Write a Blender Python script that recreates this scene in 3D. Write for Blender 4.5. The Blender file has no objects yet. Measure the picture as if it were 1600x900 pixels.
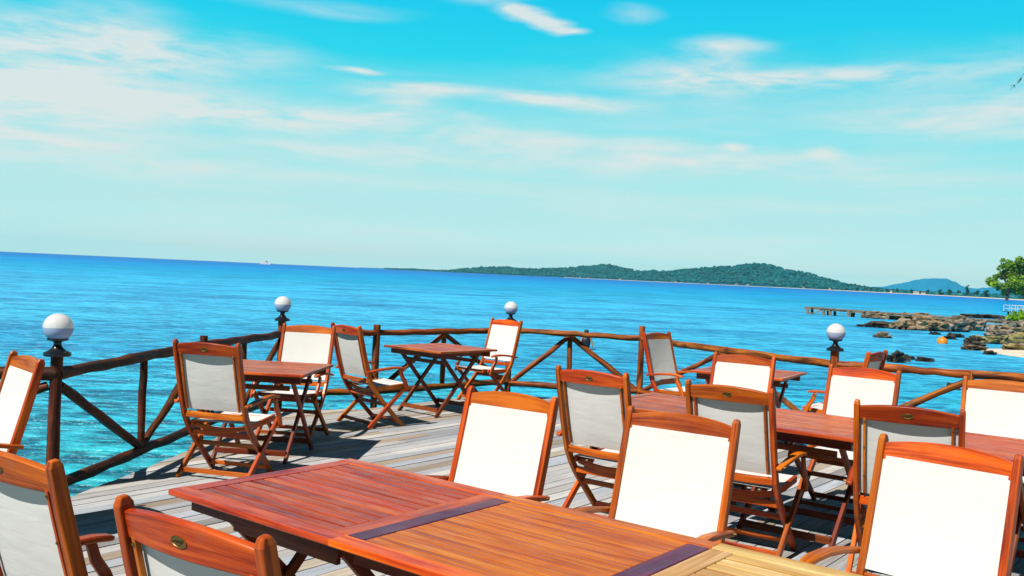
import bpy, math, random
from mathutils import Vector, Matrix, noise
R = math.radians
PI = math.pi
scene = bpy.context.scene
col = scene.collection

# ------------------------------------------------------------------ camera
cam_d = bpy.data.cameras.new("camera")
cam = bpy.data.objects.new("camera", cam_d)
col.objects.link(cam)
scene.camera = cam
cam_d.sensor_width = 36.0
cam_d.lens = 36.0 * 1468 / 1600
cam_d.clip_start = 0.05
cam_d.clip_end = 30000
cam.matrix_world = (Matrix.Translation((0, 0, 1.61)) @ Matrix.Rotation(R(90 - 0.838), 4, 'X')
                    @ Matrix.Rotation(R(2.6), 4, 'Z'))

# ------------------------------------------------------------------ sun + sky
SUN_EL = 51
SUN_DIR = Vector((-0.66, -0.75, 0)).normalized() * math.cos(R(SUN_EL)) + Vector((0, 0, math.sin(R(SUN_EL))))
sun_d = bpy.data.lights.new("sun", 'SUN')
sun_d.energy = 5.0
sun_d.angle = R(0.53)
sun_d.color = (1.0, 0.95, 0.87)
sun = bpy.data.objects.new("sun", sun_d)
col.objects.link(sun)
sun.rotation_euler = SUN_DIR.to_track_quat('Z', 'Y').to_euler()

scene.view_settings.view_transform = 'Standard'
scene.view_settings.look = 'None'
scene.view_settings.exposure = 0.3
scene.view_settings.gamma = 1.0
scene.view_settings.use_curve_mapping = False
scene.cycles.max_bounces = 8
scene.cycles.diffuse_bounces = 1
scene.cycles.glossy_bounces = 3
scene.cycles.transmission_bounces = 4
scene.cycles.volume_bounces = 0
scene.cycles.use_denoising = True
scene.cycles.caustics_reflective = False
scene.cycles.caustics_refractive = False
scene.cycles.sample_clamp_indirect = 4.0


class NT:
    """tiny helper to write node trees"""
    def __init__(self, tree):
        self.t = tree
        self.n = tree.nodes
        self.l = tree.links

    def new(self, typ, **kw):
        nd = self.n.new(typ)
        for k, v in kw.items():
            setattr(nd, k, v)
        return nd

    def put(self, nd, key, val):
        s = nd.inputs[key]
        if isinstance(val, bpy.types.NodeSocket):
            self.l.new(val, s)
        else:
            s.default_value = val

    def math(self, op, a, b=None, c=None, clamp=False):
        nd = self.new('ShaderNodeMath', operation=op)
        nd.use_clamp = clamp
        self.put(nd, 0, a)
        if b is not None:
            self.put(nd, 1, b)
        if c is not None:
            self.put(nd, 2, c)
        return nd.outputs[0]

    def vmath(self, op, a, b=None, scale=None):
        nd = self.new('ShaderNodeVectorMath', operation=op)
        self.put(nd, 0, a)
        if b is not None:
            self.put(nd, 1, b)
        if scale is not None:
            self.put(nd, 'Scale', scale)
        return nd.outputs['Value'] if op in ('LENGTH', 'DOT_PRODUCT') else nd.outputs['Vector']

    def mix(self, f, a, b, blend='MIX'):
        nd = self.new('ShaderNodeMix', data_type='RGBA', blend_type=blend)
        self.put(nd, 'Factor', f)
        nd.inputs[6].default_value = (0, 0, 0, 1)
        for i, v in ((6, a), (7, b)):
            if isinstance(v, bpy.types.NodeSocket):
                self.l.new(v, nd.inputs[i])
            else:
                nd.inputs[i].default_value = (*v, 1) if len(v) == 3 else v
        return nd.outputs[2]

    def ramp(self, f, stops, interp='LINEAR'):
        nd = self.new('ShaderNodeValToRGB')
        cr = nd.color_ramp
        cr.interpolation = interp
        while len(cr.elements) > 1:
            cr.elements.remove(cr.elements[-1])
        for i, (p, c) in enumerate(stops):
            e = cr.elements[0] if i == 0 else cr.elements.new(p)
            e.position = p
            e.color = (*c, 1) if len(c) == 3 else c
        self.put(nd, 'Fac', f)
        return nd.outputs['Color']

    def maprange(self, v, a, b, c=0.0, d=1.0, smooth=False):
        nd = self.new('ShaderNodeMapRange')
        nd.interpolation_type = 'SMOOTHSTEP' if smooth else 'LINEAR'
        nd.clamp = True
        self.put(nd, 'Value', v)
        for k, x in (('From Min', a), ('From Max', b), ('To Min', c), ('To Max', d)):
            self.put(nd, k, x)
        return nd.outputs['Result']

    def noise(self, vec, scale, detail=4, rough=0.55, dist=0.0, out='Fac'):
        nd = self.new('ShaderNodeTexNoise')
        self.put(nd, 'Vector', vec)
        self.put(nd, 'Scale', scale)
        self.put(nd, 'Detail', detail)
        self.put(nd, 'Roughness', rough)
        self.put(nd, 'Distortion', dist)
        return nd.outputs[out]

    def mapping(self, vec, scale=(1, 1, 1), loc=(0, 0, 0), rot=(0, 0, 0)):
        nd = self.new('ShaderNodeMapping')
        self.put(nd, 'Vector', vec)
        nd.inputs['Scale'].default_value = scale
        nd.inputs['Location'].default_value = loc
        nd.inputs['Rotation'].default_value = rot
        return nd.outputs[0]

    def sep(self, vec):
        nd = self.new('ShaderNodeSeparateXYZ')
        self.put(nd, 0, vec)
        return nd.outputs

    def comb(self, x, y, z=0.0):
        nd = self.new('ShaderNodeCombineXYZ')
        self.put(nd, 0, x)
        self.put(nd, 1, y)
        self.put(nd, 2, z)
        return nd.outputs[0]

    def bump(self, height, strength, distance, normal=None):
        nd = self.new('ShaderNodeBump')
        self.put(nd, 'Height', height)
        self.put(nd, 'Strength', strength)
        self.put(nd, 'Distance', distance)
        if normal is not None:
            self.put(nd, 'Normal', normal)
        return nd.outputs[0]


world = bpy.data.worlds.new("World")
scene.world = world
world.use_nodes = True
nt = NT(world.node_tree)
nt.n.clear()
w_out = nt.new('ShaderNodeOutputWorld')
w_bg = nt.new('ShaderNodeBackground')
w_bg.inputs['Strength'].default_value = 0.1
nt.l.new(w_bg.outputs[0], w_out.inputs['Surface'])
sky = nt.new('ShaderNodeTexSky')
sky.sky_type = 'NISHITA'
sky.sun_disc = False
sky.sun_elevation = R(SUN_EL)
sky.sun_rotation = math.atan2(SUN_DIR.x, SUN_DIR.y)
sky.air_density = 1.0
sky.dust_density = 1.0
sky.ozone_density = 1.5
tc = nt.new('ShaderNodeTexCoord')
dirv = nt.vmath('NORMALIZE', tc.outputs['Generated'])
dx, dy, dz = nt.sep(dirv)[:3]
az = nt.math('ARCTAN2', dx, dy)
el = nt.math('ARCSINE', dz)
# the saturated tropical grade of the sky, by elevation
grade = nt.ramp(nt.math('MAXIMUM', dz, 0.0),
                [(0.0, (.54, .84, .85)), (.035, (.49, .80, .81)), (.06, (.45, .77, .78)), (.10, (.37, .76, .77)), (.155, (.21, .72, .78)),
                 (.22, (.010, .62, .78)), (.28, (.0, .55, .80)), (.36, (.0, .22, .42)), (.55, (.0, .055, .15)),
                 (1.0, (.0, .02, .075))])
grade10 = nt.vmath('SCALE', grade, scale=9.0)
skyc = nt.mix(0.95, sky.outputs[0], grade10)
# sky dimmed to the sides and behind, out of view, to cut fill light
side = nt.maprange(nt.math('ABSOLUTE', az), .7, 1.5, 1.0, .22, True)
skyc = nt.vmath('SCALE', skyc, scale=side)
# wispy clouds
uv = nt.comb(az, el)
warp = nt.noise(nt.mapping(uv, (5, 14, 1)), 1.0, 3, .5, 0, 'Color')
uvw = nt.vmath('ADD', uv, nt.vmath('MULTIPLY', nt.vmath('SUBTRACT', warp, (.5, .5, .5)), (.10, .028, 0)))
fb = nt.noise(nt.mapping(uvw, (4.5, 24, 1), (3.1, 1.7, 0)), 1.6, 8, .62, .35)
fine = nt.noise(nt.mapping(uvw, (16, 70, 1), (0.3, 5.2, 0)), 1.0, 6, .6, .3)
CL = [(-.47, .125, .26, .050, .22), (-.25, .155, .30, .022, .24), (.30, .19, .30, .040, .22), (-.44, .20, .10, .030, .12),
    (.05, .12, .45, .018, .25),  # azimuth, elevation (radians), half sizes, strength
    (-.475, .185, .125, .034, .95), (-.405, .215, .060, .030, .70), (-.50, .145, .130, .020, .80), (-.33, .150, .190, .010, .75),
    (-.51, .115, .120, .022, .85), (-.30, .203, .075, .022, .55), (-.20, .158, .140, .009, .45),
    (-.090, .187, .080, .0085, 1.0), (.045, .184, .062, .0075, .95), (-.125, .172, .03, .006, .5),
    (.195, .212, .085, .017, .85), (.215, .240, .045, .010, .75), (.32, .211, .105, .009, .75),
    (-.008, .270, .018, .004, .9), (.010, .266, .020, .0055, 1.2), (.028, .258, .018, .005, 1.2), (.046, .251, .016, .0035, .9), (-.035, .285, .035, .010, .85), (.105, .27, .022, .008, .5),
    (.43, .165, .090, .016, .60), (.52, .158, .06, .012, .55), (.225, .143, .013, .005, .95), (.315, .138, .02, .005, .55),
    (.17, .126, .20, .014, .45), (-.15, .118, .14, .012, .40), (.0, .140, .16, .008, .45), (-.42, .09, .25, .012, .5),
    (.50, .20, .1, .03, .35), (-.2, .262, .07, .007, .3), (-.55, .245, .05, .005, .5), (-.17, .205, .025, .003, .8)]
tot = None
for (u0, v0, ru, rv, s) in CL:
    d = nt.vmath('MULTIPLY', nt.vmath('SUBTRACT', uvw, (u0, v0, 0)), (1 / ru, 1 / rv, 0))
    g = nt.maprange(nt.vmath('LENGTH', d), 1.75, 0.0, 0.0, s, True)
    tot = g if tot is None else nt.math('ADD', tot, g)
# beyond the frame: a loose cirrus layer so the sky goes on all around
wide = nt.math('MULTIPLY', nt.maprange(nt.math('ABSOLUTE', az), .62, .9, 0, .12, True), nt.maprange(el, .1, .45, .9, .0))
tot = nt.math('ADD', tot, wide)
tex = nt.math('ADD', nt.math('MULTIPLY', fb, .75), nt.math('MULTIPLY', fine, .45))
mask = nt.math('MULTIPLY', tot, nt.maprange(tex, .36, .88, 0.10, 1.45, True))
veil = nt.math('MULTIPLY', nt.maprange(nt.noise(nt.mapping(uvw, (2.2, 26, 1), (7, 2, 0)), 1.3, 5, .55), .42, .72, 0, .34, True),
               nt.maprange(el, .255, .12, 0, 1, True))
mask = nt.math('MINIMUM', nt.math('ADD', mask, veil), .86)
cloudc = nt.vmath('SCALE', (.64, .665, .65), scale=10.0)
skyf = nt.mix(mask, skyc, cloudc)
nt.l.new(skyf, w_bg.inputs['Color'])


# ------------------------------------------------------------------ mesh helpers
class MB:
    """collects shapes (with a grain UV) and links them as one mesh object"""
    def __init__(self):
        self.v, self.f, self.uv, self.c = [], [], [], []
        self.rnd = random.Random(7)

    def face(self, idx, uvs=None, c=None):
        self.f.append(tuple(idx))
        self.uv.append(uvs or [(0, 0)] * len(idx))
        self.c.append(c)

    def sweep(self, pts, w, t, side, scales=None, closed=True, c=None):
        """rectangle (w along side, t across) swept along pts; side is a fixed vector"""
        pts = [Vector(p) for p in pts]
        side = Vector(side).normalized()
        n = len(pts)
        base = len(self.v)
        o = self.rnd.random() * 20
        L = 0.0
        lens = []
        for i, p in enumerate(pts):
            if i:
                L += (p - pts[i - 1]).length
            lens.append(L)
            d = (pts[min(i + 1, n - 1)] - pts[max(i - 1, 0)]).normalized()
            s = (side - d * side.dot(d)).normalized()
            up = d.cross(s)
            k = scales[i] if scales else (1, 1)
            for a, b in ((-1, -1), (1, -1), (1, 1), (-1, 1)):
                self.v.append(p + s * (a * w / 2 * k[0]) + up * (b * t / 2 * k[1]))
        per = (0, w, w + t, 2 * w + t, 2 * w + 2 * t)
        for i in range(n - 1):
            for k in range(4):
                a = base + i * 4 + k
                b = base + i * 4 + (k + 1) % 4
                self.face((a, b, b + 4, a + 4),
                          [(lens[i] + o, per[k] + o), (lens[i] + o, per[k + 1] + o), (lens[i + 1] + o, per[k + 1] + o), (lens[i + 1] + o, per[k] + o)], c)
        e = base + (n - 1) * 4
        q = [(o, o), (o, o + w), (o + t, o + w), (o + t, o)]
        self.face((base + 3, base + 2, base + 1, base), q, c)
        self.face((e, e + 1, e + 2, e + 3), q, c)

    def bar(self, p0, p1, w, t, side, c=None):
        self.sweep([p0, p1], w, t, side, c=c)

    def box(self, x0, x1, y0, y1, z0, z1, along='x', c=None):
        cx, cy, cz = (x0 + x1) / 2, (y0 + y1) / 2, (z0 + z1) / 2
        if along == 'x':
            self.sweep([(x0, cy, cz), (x1, cy, cz)], y1 - y0, z1 - z0, (0, 1, 0), c=c)
        elif along == 'y':
            self.sweep([(cx, y0, cz), (cx, y1, cz)], x1 - x0, z1 - z0, (1, 0, 0), c=c)
        else:
            self.sweep([(cx, cy, z0), (cx, cy, z1)], x1 - x0, y1 - y0, (1, 0, 0), c=c)

    def tube(self, pts, radii, seg=10, wob=0.0, cap=True, c=None):
        pts = [Vector(p) for p in pts]
        n = len(pts)
        base = len(self.v)
        o = self.rnd.random() * 20
        ref = Vector((0, 0, 1))
        if abs((pts[-1] - pts[0]).normalized().dot(ref)) > .9:
            ref = Vector((1, 0, 0))
        L = 0
        lens = []
        for i, p in enumerate(pts):
            if i:
                L += (p - pts[i - 1]).length
            lens.append(L)
            d = (pts[min(i + 1, n - 1)] - pts[max(i - 1, 0)]).normalized()
            s = (ref - d * ref.dot(d)).normalized()
            u = d.cross(s)
            r = radii[i] if isinstance(radii, (list, tuple)) else radii
            for k in range(seg):
                a = 2 * PI * k / seg
                rr = r * (1 + wob * (self.rnd.random() - .5))
                self.v.append(p + s * (math.cos(a) * rr) + u * (math.sin(a) * rr))
        r0 = radii[0] if isinstance(radii, (list, tuple)) else radii
        for i in range(n - 1):
            for k in range(seg):
                a = base + i * seg + k
                b = base + i * seg + (k + 1) % seg
                ka, kb = 2 * PI * r0 * k / seg, 2 * PI * r0 * (k + 1) / seg
                self.face((a, b, b + seg, a + seg), [(lens[i] + o, ka + o), (lens[i] + o, kb + o), (lens[i + 1] + o, kb + o), (lens[i + 1] + o, ka + o)], c)
        if cap:
            self.face([base + k for k in reversed(range(seg))], None, c)
            self.face([base + (n - 1) * seg + k for k in range(seg)], None, c)

    def lathe(self, prof, seg=24, origin=(0, 0, 0), c=None):
        base = len(self.v)
        ox, oy, oz = origin
        for (r, z) in prof:
            for k in range(seg):
                a = 2 * PI * k / seg
                self.v.append(Vector((ox + r * math.cos(a), oy + r * math.sin(a), oz + z)))
        for i in range(len(prof) - 1):
            for k in range(seg):
                a = base + i * seg + k
                b = base + i * seg + (k + 1) % seg
                self.face((a, b, b + seg, a + seg), None, c)
        self.face([base + k for k in reversed(range(seg))], None, c)
        self.face([base + (len(prof) - 1) * seg + k for k in range(seg)], None, c)

    def build(self, name, mat, parent=None, smooth=False, bevel=0.0, segs=2):
        me = bpy.data.meshes.new(name)
        me.from_pydata([tuple(p) for p in self.v], [], self.f)
        uvl = me.uv_layers.new(name="UVMap")
        i = 0
        for fu in self.uv:
            for q in fu:
                uvl.data[i].uv = q
                i += 1
        if any(x is not None for x in self.c):
            at = me.color_attributes.new("tint", 'FLOAT_COLOR', 'CORNER')
            i = 0
            for f_, x in zip(self.f, self.c):
                for _ in f_:
                    at.data[i].color = (*(x or (1, 1, 1)), 1)
                    i += 1
        me.materials.append(mat)
        if smooth:
            me.polygons.foreach_set('use_smooth', [True] * len(me.polygons))
            try:
                me.set_sharp_from_angle(angle=R(40))
            except Exception:
                pass
        me.update()
        o = bpy.data.objects.new(name, me)
        col.objects.link(o)
        if parent is not None:
            o.parent = parent
        if bevel:
            m = o.modifiers.new("edge", 'BEVEL')
            m.width = bevel
            m.segments = segs
            m.limit_method = 'ANGLE'
            m.angle_limit = R(40)
            m.harden_normals = False
        return o


def tag(o, label=None, cat=None, group=None, kind=None):
    if label:
        o['label'] = label
    if cat:
        o['category'] = cat
    if group:
        o['group'] = group
    if kind:
        o['kind'] = kind
    return o


def empty(name, loc=(0, 0, 0), rz=0.0):
    o = bpy.data.objects.new(name, None)
    o.empty_display_size = .2
    col.objects.link(o)
    o.location = loc
    o.rotation_euler = (0, 0, rz)
    return o


def copy_tree(o, parent=None):
    kids = list(o.children)
    c = o.copy()
    col.objects.link(c)
    c.parent = parent
    for ch in kids:
        copy_tree(ch, c)
    return c


# ------------------------------------------------------------------ materials
def new_mat(name):
    m = bpy.data.materials.new(name)
    m.use_nodes = True
    t = NT(m.node_tree)
    b = t.n.get('Principled BSDF')
    return m, t, b


def wood(name, dark, mid, light, rough=.38, coat=.25, grain=1.0, var=.18, wear=0.0, tint=False, bark=0.0):
    m, t, b = new_mat(name)
    tcn = t.new('ShaderNodeTexCoord')
    oi = t.new('ShaderNodeObjectInfo')
    rnd = oi.outputs['Random']
    uvn = t.vmath('ADD', tcn.outputs['UV'], t.comb(t.math('MULTIPLY', rnd, 37.0), t.math('MULTIPLY', rnd, 11.0)))
    big = t.noise(t.mapping(uvn, (2.0, 22, 1)), 1.0, 3, .5, .6)
    g1 = t.noise(t.mapping(uvn, (3.5, 120, 1)), 1.0, 5, .6, .4)
    g2 = t.noise(t.mapping(uvn, (9, 420, 1)), 1.0, 2, .5)
    f = t.math('ADD', t.math('MULTIPLY', big, .55), t.math('ADD', t.math('MULTIPLY', g1, .35), t.math('MULTIPLY', g2, .12)))
    c = t.ramp(f, [(.38, dark), (.50, mid), (.63, light)])
    hs = t.new('ShaderNodeHueSaturation')
    t.put(hs, 'Color', c)
    t.put(hs, 'Value', t.maprange(rnd, 0, 1, 1 - var, 1 + var))
    t.put(hs, 'Hue', t.maprange(t.math('FRACT', t.math('MULTIPLY', rnd, 7.31)), 0, 1, .488, .508))
    cc = hs.outputs[0]
    if wear:
        wn = t.noise(t.mapping(tcn.outputs['Object'], (7, 7, 7)), 1.0, 5, .65)
        cc = t.mix(t.maprange(wn, .56, .74, 0, wear), cc, (.30, .20, .13))
    if bark:
        # strips of bark left on the logs, and knots
        bk = t.noise(t.mapping(uvn, (2.2, 9, 1)), 1.0, 6, .65, .8)
        cc = t.mix(t.maprange(bk, .50, .62, 0, bark), cc, (.018, .009, .005))
        f = t.math('ADD', f, t.math('MULTIPLY', bk, 1.6))
    if tint:
        at = t.new('ShaderNodeAttribute', attribute_name='tint')
        cc = t.mix(1.0, cc, at.outputs['Color'], 'MULTIPLY')
        sc = t.noise(t.mapping(uvn, (5, 300, 1)), 1.0, 3, .6)
        cc = t.mix(t.maprange(sc, .62, .74, 0, .28), cc, tuple(min(.9, x * 1.45 + .03) for x in light))
        blot = t.noise(t.mapping(tcn.outputs['Object'], (4.5, 4.5, 1)), 1.0, 5, .65)
        cc = t.mix(t.maprange(blot, .55, .72, 0, .45), cc, dark)
    t.put(b, 'Base Color', cc)
    rr = t.noise(t.mapping(tcn.outputs['Object'], (9, 9, 9)), 1.0, 4, .6)
    t.put(b, 'Roughness', t.maprange(rr, .3, .7, rough - .07, rough + .14))
    b.inputs['Coat Weight'].default_value = coat
    b.inputs['Coat Roughness'].default_value = .22
    b.inputs['Specular IOR Level'].default_value = .28
    t.put(b, 'Normal', t.bump(f, .25 * grain, .0015))
    return m


M = {}
M['chair_wood'] = wood('teak_chair', (.16, .018, .002), (.38, .066, .003), (.58, .135, .006), rough=.42, coat=.08, var=.28, grain=1.6, wear=.16)
M['table_red'] = wood('table_red', (.21, .022, .004), (.47, .080, .012), (.63, .155, .020), rough=.34, coat=.10, wear=.05, tint=True)
M['table_orange'] = wood('table_orange', (.34, .042, .002), (.58, .108, .002), (.72, .205, .006), rough=.36, coat=.15, wear=.04, tint=True)
M['table_pale'] = wood('table_pale', (.42, .20, .05), (.60, .37, .13), (.76, .55, .26), rough=.55, coat=.0, wear=.10, tint=True)
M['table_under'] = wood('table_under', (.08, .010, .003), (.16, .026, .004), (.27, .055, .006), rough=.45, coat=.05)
M['rail_shaded'] = wood('railing_log_shaded', (.022, .005, .002), (.070, .016, .004), (.20, .050, .010), rough=.6, coat=.0, grain=3.0, var=.25, wear=.2, bark=.8)  # darker log wood: backlit shade of the left run is painted in
M['rail_wood'] = wood('railing_log', (.06, .012, .002), (.23, .056, .006), (.44, .14, .016), rough=.55, coat=.0, grain=3.0, var=.25, wear=.25, bark=.75)


def fabric():
    m, t, b = new_mat('sling_fabric')
    tcn = t.new('ShaderNodeTexCoord')
    uvn = tcn.outputs['UV']
    wx = t.new('ShaderNodeTexWave', wave_type='BANDS', bands_direction='X')
    t.put(wx, 'Vector', uvn)
    t.put(wx, 'Scale', 180.0)
    wy = t.new('ShaderNodeTexWave', wave_type='BANDS', bands_direction='Y')
    t.put(wy, 'Vector', uvn)
    t.put(wy, 'Scale', 180.0)
    weave = t.math('ADD', wx.outputs['Fac'], wy.outputs['Fac'])
    soil = t.noise(t.mapping(tcn.outputs['Object'], (6, 6, 6)), 1.0, 5, .6)
    c = t.mix(t.maprange(soil, .40, .75, 0, 1), (.745, .74, .72), (.715, .705, .675))
    t.put(b, 'Base Color', c)
    b.inputs['Roughness'].default_value = .8
    b.inputs['Specular IOR Level'].default_value = .25
    cr = t.noise(t.mapping(uvn, (5, 16, 1), rot=(0, 0, R(20))), 1.0, 3, .5, .6)
    t.put(b, 'Normal', t.bump(weave, .15, .0008, t.bump(cr, .22, .012)))
    tr = t.new('ShaderNodeBsdfTranslucent')
    tr.inputs['Color'].default_value = (.80, .78, .70, 1)
    mx = t.new('ShaderNodeMixShader')
    mx.inputs[0].default_value = .14
    out = t.n.get('Material Output')
    t.l.new(b.outputs[0], mx.inputs[1])
    t.l.new(tr.outputs[0], mx.inputs[2])
    t.l.new(mx.outputs[0], out.inputs['Surface'])
    return m


M['fabric'] = fabric()


def simple(name, c, rough=.5, metal=0.0, spec=.5, bump=0.0, bscale=30, c2=None):
    m, t, b = new_mat(name)
    tcn = t.new('ShaderNodeTexCoord')
    n = t.noise(t.mapping(tcn.outputs['Object'], (bscale,) * 3), 1.0, 5, .6)
    t.put(b, 'Base Color', t.mix(t.maprange(n, .35, .65), c, c2 or tuple(x * .8 for x in c)))
    b.inputs['Roughness'].default_value = rough
    b.inputs['Metallic'].default_value = metal
    b.inputs['Specular IOR Level'].default_value = spec
    if bump:
        t.put(b, 'Normal', t.bump(n, bump, .01))
    return m


M['brass'] = simple('brass', (.36, .235, .075), .48, 1.0, c2=(.14, .09, .03), bscale=160)
M['brass_dark'] = simple('brass_patina', (.10, .07, .025), .4, .8, bscale=120)
M['black_iron'] = simple('black_iron', (.012, .013, .018), .28, 0, .6)


def globe_mat(name, c, tr_c, f):
    m, t, b = new_mat(name)
    b.inputs['Base Color'].default_value = (*c, 1)
    b.inputs['Roughness'].default_value = .18
    b.inputs['Coat Weight'].default_value = .4
    tr = t.new('ShaderNodeBsdfTranslucent')
    tr.inputs['Color'].default_value = (*tr_c, 1)
    mx = t.new('ShaderNodeMixShader')
    mx.inputs[0].default_value = f
    out = t.n.get('Material Output')
    t.l.new(b.outputs[0], mx.inputs[1])
    t.l.new(tr.outputs[0], mx.inputs[2])
    t.l.new(mx.outputs[0], out.inputs['Surface'])
    return m


M['globe_top'] = globe_mat('opal_glass', (.93, .92, .91), (.9, .9, .9), .40)
M['globe_low'] = globe_mat('frosted_blue_glass', (.52, .62, .90), (.45, .58, .95), .35)


def deck_mat():
    m, t, b = new_mat('weathered_planks')
    tcn = t.new('ShaderNodeTexCoord')
    at = t.new('ShaderNodeAttribute', attribute_name='tint')
    uvn = tcn.outputs['UV']
    g1 = t.noise(t.mapping(uvn, (1.6, 60, 1)), 1.0, 6, .65, .5)
    g2 = t.noise(t.mapping(uvn, (5, 260, 1)), 1.0, 3, .6)
    st = t.noise(t.mapping(tcn.outputs['Object'], (1.3, 1.3, 1)), 1.0, 5, .6)
    v = t.math('ADD', t.math('MULTIPLY', g1, .7), t.math('MULTIPLY', g2, .4))
    k = t.ramp(v, [(.34, (.42, .42, .44)), (.50, (.92, .92, .92)), (.66, (1.25, 1.22, 1.16))])
    c = t.mix(1.0, at.outputs['Color'], k, 'MULTIPLY')
    c = t.mix(t.maprange(st, .5, .72, 0, .35), c, (.22, .17, .13))
    knots = t.noise(t.mapping(uvn, (3.2, 13, 1)), 1.0, 2, .5, .8)
    c = t.mix(t.maprange(knots, .70, .78, 0, .6), c, (.11, .075, .05))
    t.put(b, 'Base Color', c)
    t.put(b, 'Roughness', t.maprange(g1, .3, .7, .55, .8))
    b.inputs['Specular IOR Level'].default_value = .3
    t.put(b, 'Normal', t.bump(v, .6, .003))
    return m


M['deck'] = deck_mat()
M['deck_beam'] = simple('deck_beam', (.07, .045, .03), .7)


def water_mat():
    m, t, b = new_mat('sea_water')
    geo = t.new('ShaderNodeNewGeometry')
    pos = geo.outputs['Position']
    dist = t.vmath('LENGTH', pos)
    ld = t.math('LOGARITHM', dist, 10.0)
    # the colour of the sea by how deep it lies over sand, weed and the outer bay
    patch = t.noise(t.mapping(pos, (.045, .10, 1)), 1.0, 4, .55, .8)
    patch2 = t.noise(t.mapping(pos, (.35, .55, 1)), 1.0, 4, .6, .5)
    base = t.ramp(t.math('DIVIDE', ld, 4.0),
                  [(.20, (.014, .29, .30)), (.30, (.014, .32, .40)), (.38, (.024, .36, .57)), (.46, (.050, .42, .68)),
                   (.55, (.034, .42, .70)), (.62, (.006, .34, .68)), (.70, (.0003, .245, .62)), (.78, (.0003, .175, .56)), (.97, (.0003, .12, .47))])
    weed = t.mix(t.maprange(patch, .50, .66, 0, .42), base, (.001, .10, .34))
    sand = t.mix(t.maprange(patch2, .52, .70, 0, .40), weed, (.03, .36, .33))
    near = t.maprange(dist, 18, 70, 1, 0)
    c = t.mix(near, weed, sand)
    # bands of turquoise over the inner bay
    band = t.noise(t.mapping(pos, (.004, .016, 1)), 1.0, 4, .5, .5)
    bandw = t.math('MULTIPLY', t.maprange(dist, 70, 130, 0, 1), t.maprange(dist, 900, 450, 0, 1))
    c = t.mix(t.math('MULTIPLY', bandw, t.maprange(band, .45, .65, 0, .5)), c, (.004, .34, .52))
    # wind ripples: several wavelengths, crests lying across the view
    w1 = t.noise(t.mapping(pos, (.75, 1.7, 1), rot=(0, 0, R(12))), 1.0, 4, .6, .4)
    w2 = t.noise(t.mapping(pos, (2.6, 5.2, 1), rot=(0, 0, R(-8))), 1.0, 3, .55, .3)
    w3 = t.noise(t.mapping(pos, (.12, .34, 1), rot=(0, 0, R(5))), 1.0, 4, .6, .3)
    w4 = t.noise(t.mapping(pos, (.018, .080, 1), rot=(0, 0, R(4))), 1.0, 5, .65, .4)
    h = t.math('ADD', t.math('MULTIPLY', w1, .75), t.math('ADD', t.math('MULTIPLY', w2, .19), t.math('MULTIPLY', w3, 1.6)))
    nrm = t.bump(h, 1.0, 1.0)
    # bright crests and dark troughs are painted into the water colour by wave height
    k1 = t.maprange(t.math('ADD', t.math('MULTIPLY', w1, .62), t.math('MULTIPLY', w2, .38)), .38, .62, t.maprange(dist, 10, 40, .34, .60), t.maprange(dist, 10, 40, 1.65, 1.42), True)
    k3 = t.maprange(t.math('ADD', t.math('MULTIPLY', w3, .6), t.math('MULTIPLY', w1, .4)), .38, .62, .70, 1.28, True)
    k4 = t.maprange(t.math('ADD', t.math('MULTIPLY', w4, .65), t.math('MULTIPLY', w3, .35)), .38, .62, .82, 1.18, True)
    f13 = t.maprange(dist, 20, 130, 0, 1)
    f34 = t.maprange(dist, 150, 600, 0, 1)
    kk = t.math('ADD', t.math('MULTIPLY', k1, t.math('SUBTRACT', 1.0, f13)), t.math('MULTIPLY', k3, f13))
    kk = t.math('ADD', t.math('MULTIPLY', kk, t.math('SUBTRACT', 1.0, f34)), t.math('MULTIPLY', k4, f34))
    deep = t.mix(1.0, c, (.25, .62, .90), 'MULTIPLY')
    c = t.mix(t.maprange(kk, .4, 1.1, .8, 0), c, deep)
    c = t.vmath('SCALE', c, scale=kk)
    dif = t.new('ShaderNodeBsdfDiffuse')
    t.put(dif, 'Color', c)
    t.put(dif, 'Normal', t.bump(h, .35, 1.0))
    gl = t.new('ShaderNodeBsdfGlossy')
    gl.inputs['Color'].default_value = (1, 1, 1, 1)
    t.put(gl, 'Roughness', t.maprange(dist, 8, 60, .32, .13))
    t.put(gl, 'Normal', nrm)
    lw = t.new('ShaderNodeLayerWeight')
    lw.inputs['Blend'].default_value = .5
    t.put(lw, 'Normal', nrm)
    fr = t.math('POWER', lw.outputs['Facing'], 4.0)
    # slopes of a rough sea never all lie at grazing angle: cap the mirror share
    mx = t.new('ShaderNodeMixShader')
    t.put(mx, 0, t.maprange(fr, 0, 1, .02, .34))
    t.l.new(dif.outputs[0], mx.inputs[1])
    t.l.new(gl.outputs[0], mx.inputs[2])
    t.n.remove(b)
    t.l.new(mx.outputs[0], t.n.get('Material Output').inputs['Surface'])
    return m


M['water'] = water_mat()


def ground_mat(name, a, b_, scale=1.0, rough=.9, bump=.5):
    m, t, b = new_mat(name)
    geo = t.new('ShaderNodeNewGeometry')
    n = t.noise(t.mapping(geo.outputs['Position'], (scale,) * 3), 1.0, 6, .65)
    t.put(b, 'Base Color', t.ramp(n, [(.38, a), (.62, b_)]))
    b.inputs['Roughness'].default_value = rough
    b.inputs['Specular IOR Level'].default_value = .15
    t.put(b, 'Normal', t.bump(n, bump, .3 / scale))
    return m


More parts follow.
